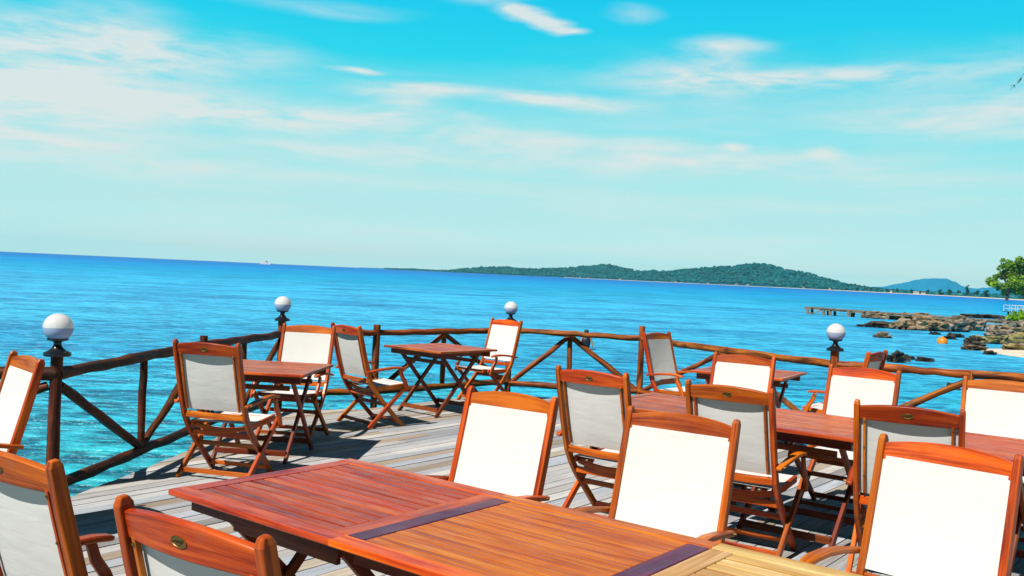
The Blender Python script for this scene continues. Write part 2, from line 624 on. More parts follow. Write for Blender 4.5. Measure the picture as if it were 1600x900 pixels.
M['sand'] = ground_mat('beach_sand', (.55, .48, .36), (.72, .66, .54), 2.0, bump=.2)
M['forest'] = ground_mat('forest_hill', (.0002, .022, .075), (.004, .135, .175), .045, bump=1.0)  # blue of the distance haze mixed into the forest colour
M['forest_far_hazed'] = ground_mat('forest_hill_far_hazed', (.0003, .18, .38), (.001, .22, .42), .02, bump=.6)  # farthest land: haze blue painted in as surface colour


def rock_mat(name, a, b_, c_):
    m, t, b = new_mat(name)
    tcn = t.new('ShaderNodeTexCoord')
    geo = t.new('ShaderNodeNewGeometry')
    p = tcn.outputs['Object']
    n1 = t.noise(t.mapping(p, (1.6, 1.6, 5)), 1.0, 7, .68, .3)
    n2 = t.noise(t.mapping(geo.outputs['Position'], (.7, .7, .7)), 1.0, 4, .5)
    k = t.ramp(n1, [(.34, a), (.5, b_), (.66, c_)])
    z = t.sep(geo.outputs['Position'])[2]
    wet = t.maprange(t.math('ADD', z, t.math('MULTIPLY', n2, -.25)), -1.68, -1.42, 1, 0)
    k = t.mix(t.math('MULTIPLY', wet, .9), k, (.022, .016, .012))
    t.put(b, 'Base Color', k)
    t.put(b, 'Roughness', t.maprange(wet, 0, 1, .85, .4))
    t.put(b, 'Normal', t.bump(n1, .9, .12))
    return m


M['rock_brown'] = rock_mat('rock_brown', (.07, .045, .022), (.24, .17, .09), (.42, .34, .22))
M['rock_grey'] = rock_mat('rock_grey', (.09, .065, .05), (.26, .20, .145), (.44, .37, .29))
M['rock_dark'] = rock_mat('rock_dark', (.012, .010, .008), (.045, .034, .022), (.12, .085, .05))
M['rock_olive'] = rock_mat('rock_olive', (.09, .07, .02), (.26, .22, .08), (.45, .38, .20))


def leaf_mat(name, a, b_):
    m, t, b = new_mat(name)
    at = t.new('ShaderNodeAttribute', attribute_name='tint')
    tcn = t.new('ShaderNodeTexCoord')
    n = t.noise(t.mapping(tcn.outputs['Object'], (.35,) * 3), 1.0, 3, .5)
    c = t.mix(t.maprange(n, .35, .65), a, b_)
    c = t.mix(1.0, c, at.outputs['Color'], 'MULTIPLY')
    t.put(b, 'Base Color', c)
    b.inputs['Roughness'].default_value = .5
    b.inputs['Specular IOR Level'].default_value = .3
    tr = t.new('ShaderNodeBsdfTranslucent')
    t.put(tr, 'Color', c)
    mx = t.new('ShaderNodeMixShader')
    mx.inputs[0].default_value = .3
    out = t.n.get('Material Output')
    t.l.new(b.outputs[0], mx.inputs[1])
    t.l.new(tr.outputs[0], mx.inputs[2])
    t.l.new(mx.outputs[0], out.inputs['Surface'])
    return m


M['leaf'] = leaf_mat('leaf_bright', (.10, .27, .006), (.30, .50, .012))
M['leaf_far'] = leaf_mat('leaf_far', (.003, .085, .090), (.006, .140, .120))  # leaf green shifted to haze blue for the distance
M['leaf_bush'] = leaf_mat('leaf_bush', (.20, .42, .006), (.32, .55, .010))
M['needle'] = leaf_mat('needle', (.010, .055, .050), (.015, .075, .060))
M['canopy'] = leaf_mat('canopy', (.0005, .085, .130), (.002, .165, .185))  # crowns carry the same painted haze blue as the ridge
M['bark'] = simple('bark', (.05, .035, .022), .85, bump=.6, bscale=8)
M['jetty_wood'] = simple('jetty_wood', (.27, .22, .155), .8, bump=.4, bscale=4, c2=(.15, .12, .085))
M['jetty_dark'] = simple('jetty_dark', (.045, .038, .03), .8, bump=.4, bscale=6)
M['white_paint'] = simple('white_paint', (.80, .80, .80), .5)
M['ship_dark'] = simple('ship_glass', (.03, .05, .08), .2)
M['roof_red'] = simple('roof_red', (.30, .10, .06), .7)
M['wall_pale'] = simple('wall_pale', (.46, .45, .41), .7)
M['buoy'] = simple('buoy_orange', (.80, .26, .008), .4, c2=(.72, .20, .006), bscale=5)
M['skin'] = simple('skin', (.30, .16, .10), .55)
M['cloth_dark'] = simple('wet_shirt', (.012, .016, .030), .5)
M['hair'] = simple('hair', (.012, .009, .008), .5)

# ------------------------------------------------------------------ the sea, the bed under it, the far shore
SEA = -1.6
rs = random.Random(5)
mb = MB()
rings = [1.0]
while rings[-1] < 7000:
    rings.append(rings[-1] * 1.35)
rings[-1] = 7000
NS = 72
mb.v.append(Vector((0, 0, SEA)))
for r in rings:
    for k in range(NS):
        a = 2 * PI * k / NS
        mb.v.append(Vector((r * math.sin(a), r * math.cos(a), SEA)))
for k in range(NS):
    mb.face((0, 1 + (k + 1) % NS, 1 + k))
for i in range(len(rings) - 1):
    for k in range(NS):
        a = 1 + i * NS + k
        b = 1 + i * NS + (k + 1) % NS
        mb.face((a, b, b + NS, a + NS))
tag(mb.build('sea', M['water']), kind='structure')


GRID = {}


def hterrain(name, mat, azs, shore, depth, height, nd=14, rough=2.0, seed=1, nsub=4, fr=.45):
    """a wooded ridge: azs azimuths (rad), shore distance and crest height per azimuth; real depth behind"""
    mb = MB()
    A, S, H = [], [], []
    for i in range(len(azs) - 1):
        for k in range(nsub):
            f = k / nsub
            A.append(azs[i] * (1 - f) + azs[i + 1] * f)
            S.append(shore[i] * (1 - f) + shore[i + 1] * f)
            g = f * f * (3 - 2 * f) * .6 + f * .4
            H.append(height[i] * (1 - g) + height[i + 1] * g)
    A.append(azs[-1]); S.append(shore[-1]); H.append(height[-1])
    for i, (a, s, h) in enumerate(zip(A, S, H)):
        for j in range(nd + 1):
            f = j / nd
            d = s + depth * f
            if f < fr:
                q = f / fr
                z = h * (q ** 1.15 * .75 + .25 * math.sin(q * PI / 2))
            else:
                q = (f - fr) / (1 - fr)
                z = h * max(0, math.cos(q * PI / 2)) ** .7
            x, y = d * math.sin(a), d * math.cos(a)
            nz = noise.noise(Vector((x * .012, y * .012, seed))) * rough * 2.2 + noise.noise(Vector((x * .05, y * .05, seed))) * rough + rs.uniform(-.6, .6) * rough
            z = SEA + .4 + max(0, z + nz * min(1, 4 * f) * min(1, h / 12))
            if j == nd:
                z = SEA - 2
            if j == 0:
                z = SEA - .5
            mb.v.append(Vector((x, y, z)))
    w = nd + 1
    GRID[name + str(seed)] = (mb.v, len(A), w)
    for i in range(len(A) - 1):
        for j in range(nd):
            a = i * w + j
            mb.face((a, a + w, a + w + 1, a + 1))
    return tag(mb.build(name, mat, smooth=True), kind='structure')


def AZ(px):
    return math.atan((px - 800) / 1468)


# front ridge: crest height above eye level from its angular height, at ~ shore + .45 depth
sky_px = [(600, .2), (646, 2.0), (700, 2.6), (727, 7.4), (760, 10), (790, 13), (811, 10.8), (856, 12.6), (895, 17), (920, 21), (940, 23), (957, 21.5), (974, 18.2), (1000, 15.6),
          (1038, 17.5), (1070, 21.5), (1096, 24), (1135, 29.7), (1165, 33), (1189, 34), (1205, 32), (1220, 28.6), (1259, 22.5), (1290, 16), (1321, 10.2), (1360, 5.5), (1400, 3.4), (1450, 2.0),
          (1500, 2.5), (1560, 3.5), (1640, 5.0), (1800, 7.0)]


def shore_d(px):
    return 4200 - (px - 600) / 1000 * 2900 if px < 1500 else 1590 - (px - 1500) * 4.0


azs = [AZ(p) for p, _ in sky_px]
sh = [max(700, shore_d(p)) for p, _ in sky_px]
dep = 1000
hts = [max(.6, h / 1468 * (s + dep * .45) + 3.2 - 6.5) for (p, h), s in zip(sky_px, sh)]
hterrain('hills', M['forest'], azs, sh, dep, hts, nd=26, rough=3.2, seed=3, nsub=8)
# the blue dome far behind and low far land on the left
mp = [(1290, .5), (1345, 4), (1383, 7.0), (1400, 11), (1414, 14.4), (1430, 18.5), (1445, 21.3), (1461, 22.6), (1476, 22.2), (1490, 17.5), (1503, 12.5), (1523, 9.3), (1545, 12.2), (1580, 11.5), (1640, 13), (1720, 14)]
hterrain('hills', M['forest_far_hazed'], [AZ(p) for p, _ in mp], [5200] * len(mp), 1200, [h / 1468 * 5740 + 3 for _, h in mp], nd=12, rough=2.5, seed=9, nsub=4)
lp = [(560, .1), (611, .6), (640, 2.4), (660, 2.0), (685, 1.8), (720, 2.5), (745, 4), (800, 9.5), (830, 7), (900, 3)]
hterrain('hills', M['forest_far_hazed'], [AZ(p) for p, _ in lp], [5400] * len(lp), 900, [h / 1468 * 5800 + 2 for _, h in lp], nd=10, rough=1.5, seed=12, nsub=4)
# the wood that covers the front ridge: one canopy of rounded crowns
gv, gn, gw = GRID['hills3']
mb = MB()
t_ = (1 + 5 ** .5) / 2
ICO = [Vector(p).normalized() for p in ((-1, t_, 0), (1, t_, 0), (-1, -t_, 0), (1, -t_, 0), (0, -1, t_), (0, 1, t_), (0, -1, -t_), (0, 1, -t_), (t_, 0, -1), (t_, 0, 1), (-t_, 0, -1), (-t_, 0, 1))]
ICF = [(0, 11, 5), (0, 5, 1), (0, 1, 7), (0, 7, 10), (0, 10, 11), (1, 5, 9), (5, 11, 4), (11, 10, 2), (10, 7, 6), (7, 1, 8), (3, 9, 4), (3, 4, 2), (3, 2, 6), (3, 6, 8), (3, 8, 9), (4, 9, 5), (2, 4, 11), (6, 2, 10), (8, 6, 7), (9, 8, 1)]
rf = random.Random(91)
for _ in range(7500):
    i = rf.randrange(gn - 1)
    j = min(12, int(1 + 12 * rf.random() ** 1.15))
    a = gv[i * gw + j]; b = gv[(i + 1) * gw + j]; c_ = gv[i * gw + j + 1]
    p = a + (b - a) * rf.random() + (c_ - a) * rf.random()
    r_ = rf.uniform(3.0, 6.5)
    k = len(mb.v)
    for q in ICO:
        g = 1 + rf.uniform(-.22, .22)
        mb.v.append(p + Vector((q.x * r_ * g, q.y * r_ * g, q.z * r_ * .8 * g + r_ * .25)))
    tt = rf.uniform(.45, 1.6)
    for f_ in ICF:
        mb.face([k + x_ for x_ in f_], None, (tt * rf.uniform(.9, 1.1), tt, tt * .95))
tag(mb.build('forest', M['canopy']), kind='stuff')
# pale strip of sand along the far shore
mb = MB()
bp = [p for p in range(880, 1850, 20)]
for i, p in enumerate(bp):
    s = max(700, shore_d(p))
    for k, (dd, z) in enumerate(((-14, SEA - .3), (-6, SEA + .45), (20, SEA + 1.0), (40, SEA + .8))):
        wv = 5 * math.sin(p * .07) + 3 * math.sin(p * .19)
        mb.v.append(Vector(((s + dd + wv) * math.sin(AZ(p)), (s + dd + wv) * math.cos(AZ(p)), z)))
for i in range(len(bp) - 1):
    for k in range(3):
        a = i * 4 + k
        mb.face((a, a + 4, a + 5, a + 1))
tag(mb.build('far_beach', M['sand']), kind='structure')
# sandy shallows and shore on the right, under the rocks
mb = MB()
NX, NY = 40, 40
for i in range(NX + 1):
    for j in range(NY + 1):
        x = 16 + 84 * i / NX
        y = 28 + 112 * j / NY
        edge = 25.0 + max(0, y - 56) * 1.1 + max(0, 47 - y) * .5 - max(0, y - 80) * .75 + 1.2 * math.sin(y * .33)
        z = SEA + (x - edge - 3.0) * .055 + .10 * noise.noise(Vector((x * .2, y * .2, 0)))
        z = min(z, SEA + .9)
        mb.v.append(Vector((x, y, z)))
for i in range(NX):
    for j in range(NY):
        a = i * (NY + 1) + j
        mb.face((a, a + NY + 1, a + NY + 2, a + 1))
tag(mb.build('beach', M['sand'], smooth=True), kind='structure')

# ------------------------------------------------------------------ the deck
A53 = R(52)
U = Vector((math.cos(A53), math.sin(A53), 0))       # along the planks
V = Vector((math.sin(A53), -math.cos(A53), 0))      # across
POLY = [(-2.95, -3.5), (-2.86, 6.2), (-2.70, 7.6), (-2.50, 10.25), (-1.60, 10.72), (-.35, 12.35), (1.70, 12.55), (3.15, 9.45), (9.5, 7.6), (9.5, -3.5)]


def hits(vc):
    out = []
    for (x0, y0), (x1, y1) in zip(POLY, POLY[1:] + POLY[:1]):
        a = Vector((x0, y0, 0)); b = Vector((x1, y1, 0))
        fa, fb = a.dot(V) - vc, b.dot(V) - vc
        if (fa < 0) != (fb < 0):
            k = fa / (fa - fb)
            out.append((a + (b - a) * k).dot(U))
    out.sort()
    return list(zip(out[0::2], out[1::2]))


mb = MB()
rd = random.Random(21)
tints = [(.44, .43, .43), (.50, .48, .46), (.37, .38, .41), (.46, .39, .31), (.31, .30, .30), (.54, .52, .50), (.38, .30, .23), (.40, .43, .48), (.47, .47, .48)]
pw = .118
vc = -13.0
while vc < 14:
    h0, h1, hm = hits(vc - (pw - .007) / 2), hits(vc + (pw - .007) / 2), hits(vc)
    same = len(h0) == len(h1) == len(hm)
    for hi, (a, b) in enumerate(hm):
        if b - a < .25:
            continue
        skew = [0, 0]
        if same:
            skew = [h1[hi][q] - h0[hi][q] for q in (0, 1)]
            skew = [k if abs(k) < .8 else 0 for k in skew]
        a += rd.uniform(-.012, .012)
        b += rd.uniform(-.012, .012)
        first = len(mb.v)
        u = a
        while u < b - .02:
            L = rd.uniform(2.4, 4.6)
            e = min(b, u + L)
            if b - e < .6:
                e = b
            c = Vector(rd.choice(tints)) * rd.uniform(.74, 1.06)
            zz = -.015 + rd.uniform(-.002, .002)
            mb.sweep([U * u + V * vc + Vector((0, 0, zz)), U * (e - .003) + V * vc + Vector((0, 0, zz))], pw - .007, .03, V, c=tuple(c))
            for sk, at_, lo in ((skew[0], a, u == a), (skew[1], b, e == b)):
                if lo and sk:
                    vs = mb.v[-8:-4] if at_ == a and u == a and sk is skew[0] else mb.v[-4:]
                    for p in vs:
                        p += U * (sk * (p.dot(V) - vc) / (pw - .007))
            u = e
    vc += pw
# joists, fascia beams and piles under the planks (part of the same floor)
beam = (.10, .07, .05)
for u in [x * .8 - 4 for x in range(24)]:
    pts = [U * u + V * q for q in (-13, 14)]
    out = []
    for (x0, y0), (x1, y1) in zip(POLY, POLY[1:] + POLY[:1]):
        a = Vector((x0, y0, 0)); b = Vector((x1, y1, 0))
        fa, fb = a.dot(U) - u, b.dot(U) - u
        if (fa < 0) != (fb < 0):
            k = fa / (fa - fb)
            out.append((a + (b - a) * k).dot(V))
    out.sort()
    for a, b in zip(out[0::2], out[1::2]):
        if b - a > .3:
            mb.bar(U * u + V * (a + .05) + Vector((0, 0, -.105)), U * u + V * (b - .05) + Vector((0, 0, -.105)), .07, .14, U, c=beam)
            q = a + .25
            while q < b:
                p = U * u + V * q
                if abs(u / .8 - round(u / 2.4) * 3) < .6:
                    mb.tube([p + Vector((0, 0, -.18)), p + Vector((0, 0, -3.2))], .07, 8, c=beam)
                q += 2.2
tag(mb.build('deck', M['deck']), kind='structure')

# ------------------------------------------------------------------ log railings and globe lamps
RZ = .81
GP = {'corner': (-3.04, 6.32), 'b1': (-2.96, 7.62), 'p2': (-2.88, 8.85), 'b2': (-2.78, 9.85), 'lamp2': (-2.66, 10.95),
      'p590': (-1.67, 11.80), 'b695': (-.88, 12.62), 'lamp3': (0.0, 13.35), 'b890': (.86, 13.35), 'p1000': (1.84, 13.10), 'b_r': (2.62, 11.5),
      'lamp4': (3.42, 9.86), 'p1515': (4.66, 9.48), 'far_r': (6.3, 9.0), 'stub': (-4.6, 5.75)}


def g3(k, z):
    return Vector((*GP[k], z))


rl = random.Random(77)


LOGMAT = ['rail_wood']


def log(p0, p1, r, parent, name, wob=.16, sag=.012, seg=10, n=9):
    pts, rad = [], []
    p0, p1 = Vector(p0), Vector(p1)
    for i in range(n):
        f = i / (n - 1)
        j = Vector((rl.uniform(-1, 1), rl.uniform(-1, 1), rl.uniform(-1, 1))) * sag * (1 if 0 < i < n - 1 else 0)
        pts.append(p0.lerp(p1, f) + j)
        rad.append(r * rl.uniform(.90, 1.10))
    m = MB()
    m.rnd = random.Random(rl.random())
    m.tube(pts, rad, seg, wob)
    return m.build(name, M[LOGMAT[0]], parent, smooth=True)


def railing(label, posts, rails, mids, braces, lows, group='log railings round the deck'):
    k0 = posts[0][0] if posts else rails[0][0]
    root = empty('log_railing', (*GP[k0], 0))
    tag(root, label, 'railing', group)
    off = Vector((*GP[k0], 0))
    for k, top, r in posts:
        log(g3(k, top) - off, g3(k, -3.0) - off, r, root, 'post', .10, .006, 12, 12)
    for a, b, za, zb, r in rails:
        log(g3(a, za) - off, g3(b, zb) - off, r, root, 'top_rail', .15, .007, 12, 13)
    for a, b, za, zb, r in lows:
        log(g3(a, za) - off, g3(b, zb) - off, r, root, 'bottom_rail', .15, .007, 10, 11)
    for k, z0, z1, r in mids:
        log(g3(k, z0) - off, g3(k, z1) - off, r, root, 'baluster', .12, .004, 10, 6)
    for a, fa, b, za, zb, r in braces:
        A, B = g3(a, 0), g3(b, 0)
        p = A.lerp(B, fa)
        p.z = za
        q = A.lerp(B, .985 if fa < .5 else .985)
        q.z = zb
        log(p - off, q - off, r, root, 'brace', .14, .006, 10, 8)
    return root


LOGMAT[0] = 'rail_shaded'
railing('dark log railing along the left deck edge with crossed struts', [('corner', .92, .038), ('p2', .90, .037)],
        [('corner', 'p2', .80, .815, .042), ('p2', 'lamp2', .81, .79, .041)],
        [('b1', .80, .05, .033), ('b2', .79, .05, .030)],
        [('corner', .03, 'b1', .72, .08, .036), ('p2', .03, 'b1', .74, .08, .033), ('p2', .03, 'b2', .72, .1, .03), ('lamp2', .03, 'b2', .72, .1, .035)],
        [('corner', 'p2', .03, .05, .040), ('p2', 'lamp2', .05, .05, .040)])
railing('short dark log railing stub running out of the left picture edge behind a chair', [('stub', .9, .045)],
        [('stub', 'corner', .80, .80, .045)], [], [('corner', .03, 'stub', .72, .1, .033)], [('stub', 'corner', .04, .04, .04)])
LOGMAT[0] = 'rail_wood'
railing('orange brown log railing in the far left corner with one inverted V strut', [('lamp2', .945, .044), ('p590', .90, .043)],
        [('lamp2', 'p590', .79, .80, .036), ('p590', 'lamp3', .80, .81, .038)],
        [('b695', .80, .05, .034)],
        [('p590', .03, 'b695', .06, .76, .034), ('lamp3', .03, 'b695', .06, .76, .034)],
        [('lamp2', 'p590', .08, .06, .040), ('p590', 'lamp3', .06, .08, .042)])
railing('sunlit log railing at the far end with inverted V strut beside tall plain post', [('lamp3', .935, .044), ('p1000', .97, .042)],
        [('lamp3', 'p1000', .815, .80, .039)],
        [('b890', .80, .05, .036)],
        [('lamp3', .03, 'b890', .06, .76, .036), ('p1000', .03, 'b890', .06, .76, .040)],
        [('lamp3', 'p1000', .06, .06, .044)])
railing('rough log railing on the right, from tall post past the right picture edge', [('lamp4', .96, .046), ('p1515', .84, .044), ('far_r', .84, .044)],
        [('p1000', 'lamp4', .79, .815, .041), ('lamp4', 'p1515', .82, .81, .042), ('p1515', 'far_r', .81, .81, .042)],
        [('b_r', .80, .05, .034)],
        [('p1000', .03, 'b_r', .06, .76, .034), ('lamp4', .03, 'b_r', .06, .76, .034), ('lamp4', .25, 'p1515', .22, .74, .036)],
        [('p1000', 'lamp4', .06, .06, .044), ('lamp4', 'p1515', .06, .06, .044), ('p1515', 'far_r', .06, .06, .044)])


def lamp_proto():
    root = empty('globe_lamp')
    b = MB()
    b.lathe([(.05, 0), (.086, .0), (.088, .010), (.086, .026), (.060, .036), (.040, .052), (.029, .068), (.0245, .082), (.027, .094), (.044, .103), (.066, .107), (.068, .120), (.05, .121)], 28)
    b.build('lamp_base', M['black_iron'], root, smooth=True)
    s = MB()
    cz, r = .192, .0965
    prof = [(max(.001, r * math.cos(R(a))), cz + r * math.sin(R(a))) for a in range(2, 91, 8)]
    s.lathe([(r * .999, cz)] + prof, 32)
    s.build('globe_upper_half', M['globe_top'], root, smooth=True)
    s = MB()
    prof = [(max(.001, r * .992 * math.cos(R(a))), cz + r * .992 * math.sin(R(a))) for a in range(-48, 1, 6)]
    s.lathe(prof, 32)
    s.build('globe_lower_half', M['globe_low'], root, smooth=True)
    sc = MB()
    sc.lathe([(.006, .026), (.006, .0345), (.002, .036)], 8, (.070, -.030, 0))
    sc.build('screw', M['brass'], root)
    return root


LP = [('corner', .92, 'white globe lamp on the dark post at the left, largest of the globe lamps'),
      ('lamp2', .945, 'white globe lamp on the far left corner post behind two chairs'),
      ('lamp3', .935, 'smallest white globe lamp, rising straight above a chair at the far railing'),
      ('lamp4', .96, 'white globe lamp on the right railing in front of the rocky shore')]
proto = lamp_proto()
for i, (k, z, lab) in enumerate(LP):
    o = proto if i == 0 else copy_tree(proto)
    o.location = (*GP[k], z + .001)
    tag(o, lab, 'lamp', 'globe lamps on the railing posts')


# ------------------------------------------------------------------ folding chairs
CW = .534           # overall width across the back posts
SX = CW / 2 - .015  # centre line of a back post
STILE = [(-.358, 1.032), (-.354, 1.012), (-.322, .88), (-.282, .73), (-.243, .59), (-.205, .478), (-.150, .385), (-.080, .298), (.020, .196), (.120, .094), (.214, .0)]


def stile_y(z):
    for (y0, z0), (y1, z1) in zip(STILE, STILE[1:]):
        if z1 <= z <= z0:
            f = (z - z1) / (z0 - z1)
            return y1 + (y0 - y1) * f
    return STILE[-1][0]


def make_chair():
    root = empty('folding_chair')
    W = M['chair_wood']
    BV = .004
    # back post: runs from its rounded head down to the front foot
    for s in (-1, 1):
        m = MB()
        m.rnd = random.Random(30 + s)
        pts = [(s * SX, y, z) for y, z in STILE]
        m.sweep(pts, .029, .043, (1, 0, 0), [(.75, .55), (1, 1)] + [(1, 1.08)] * 3 + [(1, 1.1)] * 3 + [(1, 1)] * 3)
        m.build('back_post', W, root, bevel=.006, segs=3)
    # arched top rail, bowed backwards
    m = MB()
    xi = SX - .013
    tdir = Vector((0, STILE[1][0] - STILE[3][0], STILE[1][1] - STILE[3][1])).normalized()
    ndir = Vector((0, -tdir.z, tdir.y))              # backwards
    o0 = Vector((0, stile_y(.988), .988))
    n = 12
    for i in range(n + 1):
        f = i / n * 2 - 1
        x = xi * f
        bow = .024 * (1 - f * f)
        top = .012 + .030 * (1 - f * f)
        bot = -.058 + .006 * (1 - f * f)
        for (h, d) in ((bot, -.011), (bot, .011), (top, .011), (top, -.011)):
            p = o0 + tdir * h + ndir * (bow + d)
            m.v.append(Vector((x, p.y, p.z)))
    for i in range(n):
        for k in range(4):
            a = i * 4 + k
            b = i * 4 + (k + 1) % 4
            u0, u1 = i / n * .5, (i + 1) / n * .5
            vv = (0, .022, .1, .122, .2)
            m.face((a, b, b + 4, a + 4), [(u0, vv[k]), (u0, vv[k + 1]), (u1, vv[k + 1]), (u1, vv[k])])
    m.face((3, 2, 1, 0))
    m.face((n * 4, n * 4 + 1, n * 4 + 2, n * 4 + 3))
    rail = m.build('top_rail', W, root, smooth=True, bevel=.004)
    # oval brass badge on the rear of the rail
    m = MB()
    c0 = o0 + tdir * (-.006) + ndir * (.024 + .0112)
    N = 28
    for rr, dd in ((1.0, 0), (1.0, .002), (.86, .003), (.80, .0016)):
        for k in range(N):
            a = 2 * PI * k / N
            p = c0 + tdir * (.0145 * rr * math.sin(a)) + ndir * dd
            m.v.append(Vector((-.028 * rr * math.cos(a), p.y, p.z)))
    for i in range(3):
        for k in range(N):
            a, b = i * N + k, i * N + (k + 1) % N
            m.face((a, b, b + N, a + N))
    m.face([3 * N + k for k in range(N)])
    badge = m.build('badge', M['brass'], rail)
    m = MB()
    pts = []
    for k in range(26):
        f = k / 25
        x = -.018 + .036 * f
        p = c0 + tdir * (.0048 * math.sin(f * 19) * (1.1 - .5 * f) + .001) + ndir * .0022
        pts.append((-x, p.y, p.z))
    m.tube(pts, .0011, 5)
    m.build('badge_script', M['brass_dark'], rail)
    # sling of the back, slightly sagging between the posts
    m = MB()
    nx, nz = 8, 12
    ztop, zb = .950, .515
    hw = SX - .0145
    for side in (0, 1):
        for j in range(nz + 1):
            z = ztop + (zb - ztop) * j / nz
            for i in range(nx + 1):
                f = i / nx * 2 - 1
                y = stile_y(z) + .010 - .012 * (1 - f * f) * math.sin(PI * (j + .6) / (nz + 1.2)) - (.0022 if side else 0)
                m.v.append(Vector((hw * f, y, z)))
    w = nx + 1
    q = (nz + 1) * w
    for j in range(nz):
        for i in range(nx):
            a = j * w + i
            uvq = [(i * .06, j * .04), ((i + 1) * .06, j * .04), ((i + 1) * .06, (j + 1) * .04), (i * .06, (j + 1) * .04)]
            m.face((a, a + 1, a + w + 1, a + w), uvq)
            m.face((q + a + w, q + a + w + 1, q + a + 1, q + a), uvq[::-1])
    for j in range(nz):
        for i in (0, nx):
            a = j * w + i
            m.face((a, a + w, q + a + w, q + a) if i == 0 else (a + w, a, q + a, q + a + w))
    for i in range(nx):
        for j in (0, nz):
            a = j * w + i
            m.face((a + 1, a, q + a, q + a + 1) if j == 0 else (a, a + 1, q + a + 1, q + a))
    m.build('back_sling', M['fabric'], root, smooth=True)
    # battens that clamp the sling behind the posts
    for s in (-1, 1):
        m = MB()
        zs = [.94, .85, .73, .61, .52]
        m.sweep([(s * (SX - .040), stile_y(z) - .0095, z) for z in zs], .013, .016, (1, 0, 0))
        bt = m.build('batten', W, root, bevel=.002)
        for z in (.62, .78, .92):
            k = MB()
            yy = stile_y(z) - .0185
            k.tube([(s * (SX - .040), yy + .001, z), (s * (SX - .040), yy - .0022, z)], .0045, 8)
            k.build('screw', M['brass'], bt)
    # curved rail under the sling
    m = MB()
    pts = []
    for i in range(9):
        f = i / 8 * 2 - 1
        pts.append((xi * f, stile_y(.478) - .016 * (1 - f * f), .478 - .004 * (1 - f * f)))
    m.sweep(pts, .022, .046, (0, 1, 0))
    m.build('lower_back_rail', W, root, bevel=.004)
    # rear legs, outside the posts
    ang = Vector((0, .453, .416)).normalized()
    for s in (-1, 1):
        m = MB()
        m.bar((s * (SX + .029), .234, .425), (s * (SX + .029), -.226, 0), .026, .042, (1, 0, 0))
        m.build('rear_leg', W, root, bevel=.004)
    # seat: side rails, front rail, curved rear rail
    m = MB()
    for s in (-1, 1):
        m.sweep([(s * (SX - .030), -.150, .402), (s * (SX - .030), .03, .398), (s * (SX - .030), .27, .418)], .024, .042, (1, 0, 0))
    m.bar((-SX + .042, .245, .408), (SX - .042, .245, .408), .034, .022, (0, 0, 1))
    pts = []
    for i in range(9):
        f = i / 8 * 2 - 1
        pts.append(((SX - .042) * f, -.120, .388 - .028 * (1 - f * f)))
    m.sweep(pts, .022, .036, (0, 1, 0))
    m.build('seat_frame', W, root, bevel=.004)
    # seat sling
    m = MB()
    nx, ny = 8, 10
    hw = SX - .020
    for side in (0, 1):
        for j in range(ny + 1):
            y = -.135 + .415 * j / ny
            for i in range(nx + 1):
                f = i / nx * 2 - 1
                zz = .4235 + (.016 if j > ny - 2 else 0) * 0 + .012 * max(0, (y - .05) / .23) ** 2 - .020 * (1 - f ** 4) * math.sin(PI * (j + .4) / (ny + .8)) - (.0028 if side else 0)
                m.v.append(Vector((hw * f, y, zz)))
    w = nx + 1
    q = (ny + 1) * w
    for j in range(ny):
        for i in range(nx):
            a = j * w + i
            uvq = [(i * .06, j * .04), ((i + 1) * .06, j * .04), ((i + 1) * .06, (j + 1) * .04), (i * .06, (j + 1) * .04)]
            m.face((a, a + 1, a + w + 1, a + w), uvq)
            m.face((q + a + w, q + a + w + 1, q + a + 1, q + a), uvq[::-1])
    for j in range(ny):
        for i in (0, nx):
            a = j * w + i
            m.face((a + w, a, q + a, q + a + w) if i == 0 else (a, a + w, q + a + w, q + a))
    for i in range(nx):
        for j in (0, ny):
            a = j * w + i
            m.face((a, a + 1, q + a + 1, q + a) if j == 0 else (a + 1, a, q + a, q + a + 1))
    m.build('seat_sling', M['fabric'], root, smooth=True)
    # stretchers
    for (hx, y, z, ww, tt) in ((SX - .012, stile_y(.325) - .004, .325, .020, .040), (SX - .012, stile_y(.235), .235, .020, .034),
                               (SX + .016, -.168, .052, .018, .034), (SX - .012, .160, .052, .018, .030)):
        m = MB()
        m.bar((-hx, y, z), (hx, y, z), ww, tt, (0, 1, 0))
        m.build('stretcher', W, root, bevel=.003)
    # arms with their supports
    for s in (-1, 1):
        m = MB()
        xa = s * (SX + .0405)
        yb = stile_y(.572)
        pts = [(s * (SX + .034), yb - .035, .566), (s * (SX + .036), yb + .03, .576), (xa, yb + .14, .595), (xa, yb + .26, .606), (xa, yb + .36, .604), (xa, yb + .415, .596), (xa, yb + .435, .590)]
        m.sweep(pts, .048, .024, (1, 0, 0), [(.70, .9), (.8, 1), (.95, 1), (1.08, 1), (1.1, 1), (.95, .95), (.6, .7)])
        arm = m.build('armrest', W, root, smooth=True, bevel=.007, segs=3)
        m = MB()
        m.sweep([(s * (SX + .046 + .010), .120, .588), (s * (SX + .056), .142, .52), (s * (SX + .056), .182, .46), (s * (SX + .056), .214, .388), (s * (SX + .056), .222, .365)], .021, .042, (1, 0, 0),
                [(1, .85), (1, .95), (1, 1.0), (1, .95), (1, .6)])
        sp = m.build('arm_support', W, arm, bevel=.004)
        k = MB()
        xo = s * (SX + .056 + .0105)
        k.tube([(xo - s * .002, .122, .566), (xo + s * .003, .122, .566)], .009, 10)
        k.build('screw', M['brass'], arm)
        k = MB()
        k.tube([(s * (SX + .013), yb + .0, .572), (s * (SX + .066), yb + .0, .574)], .006, 8)
        k.build('hinge_pin', M['brass'], arm)
    return root


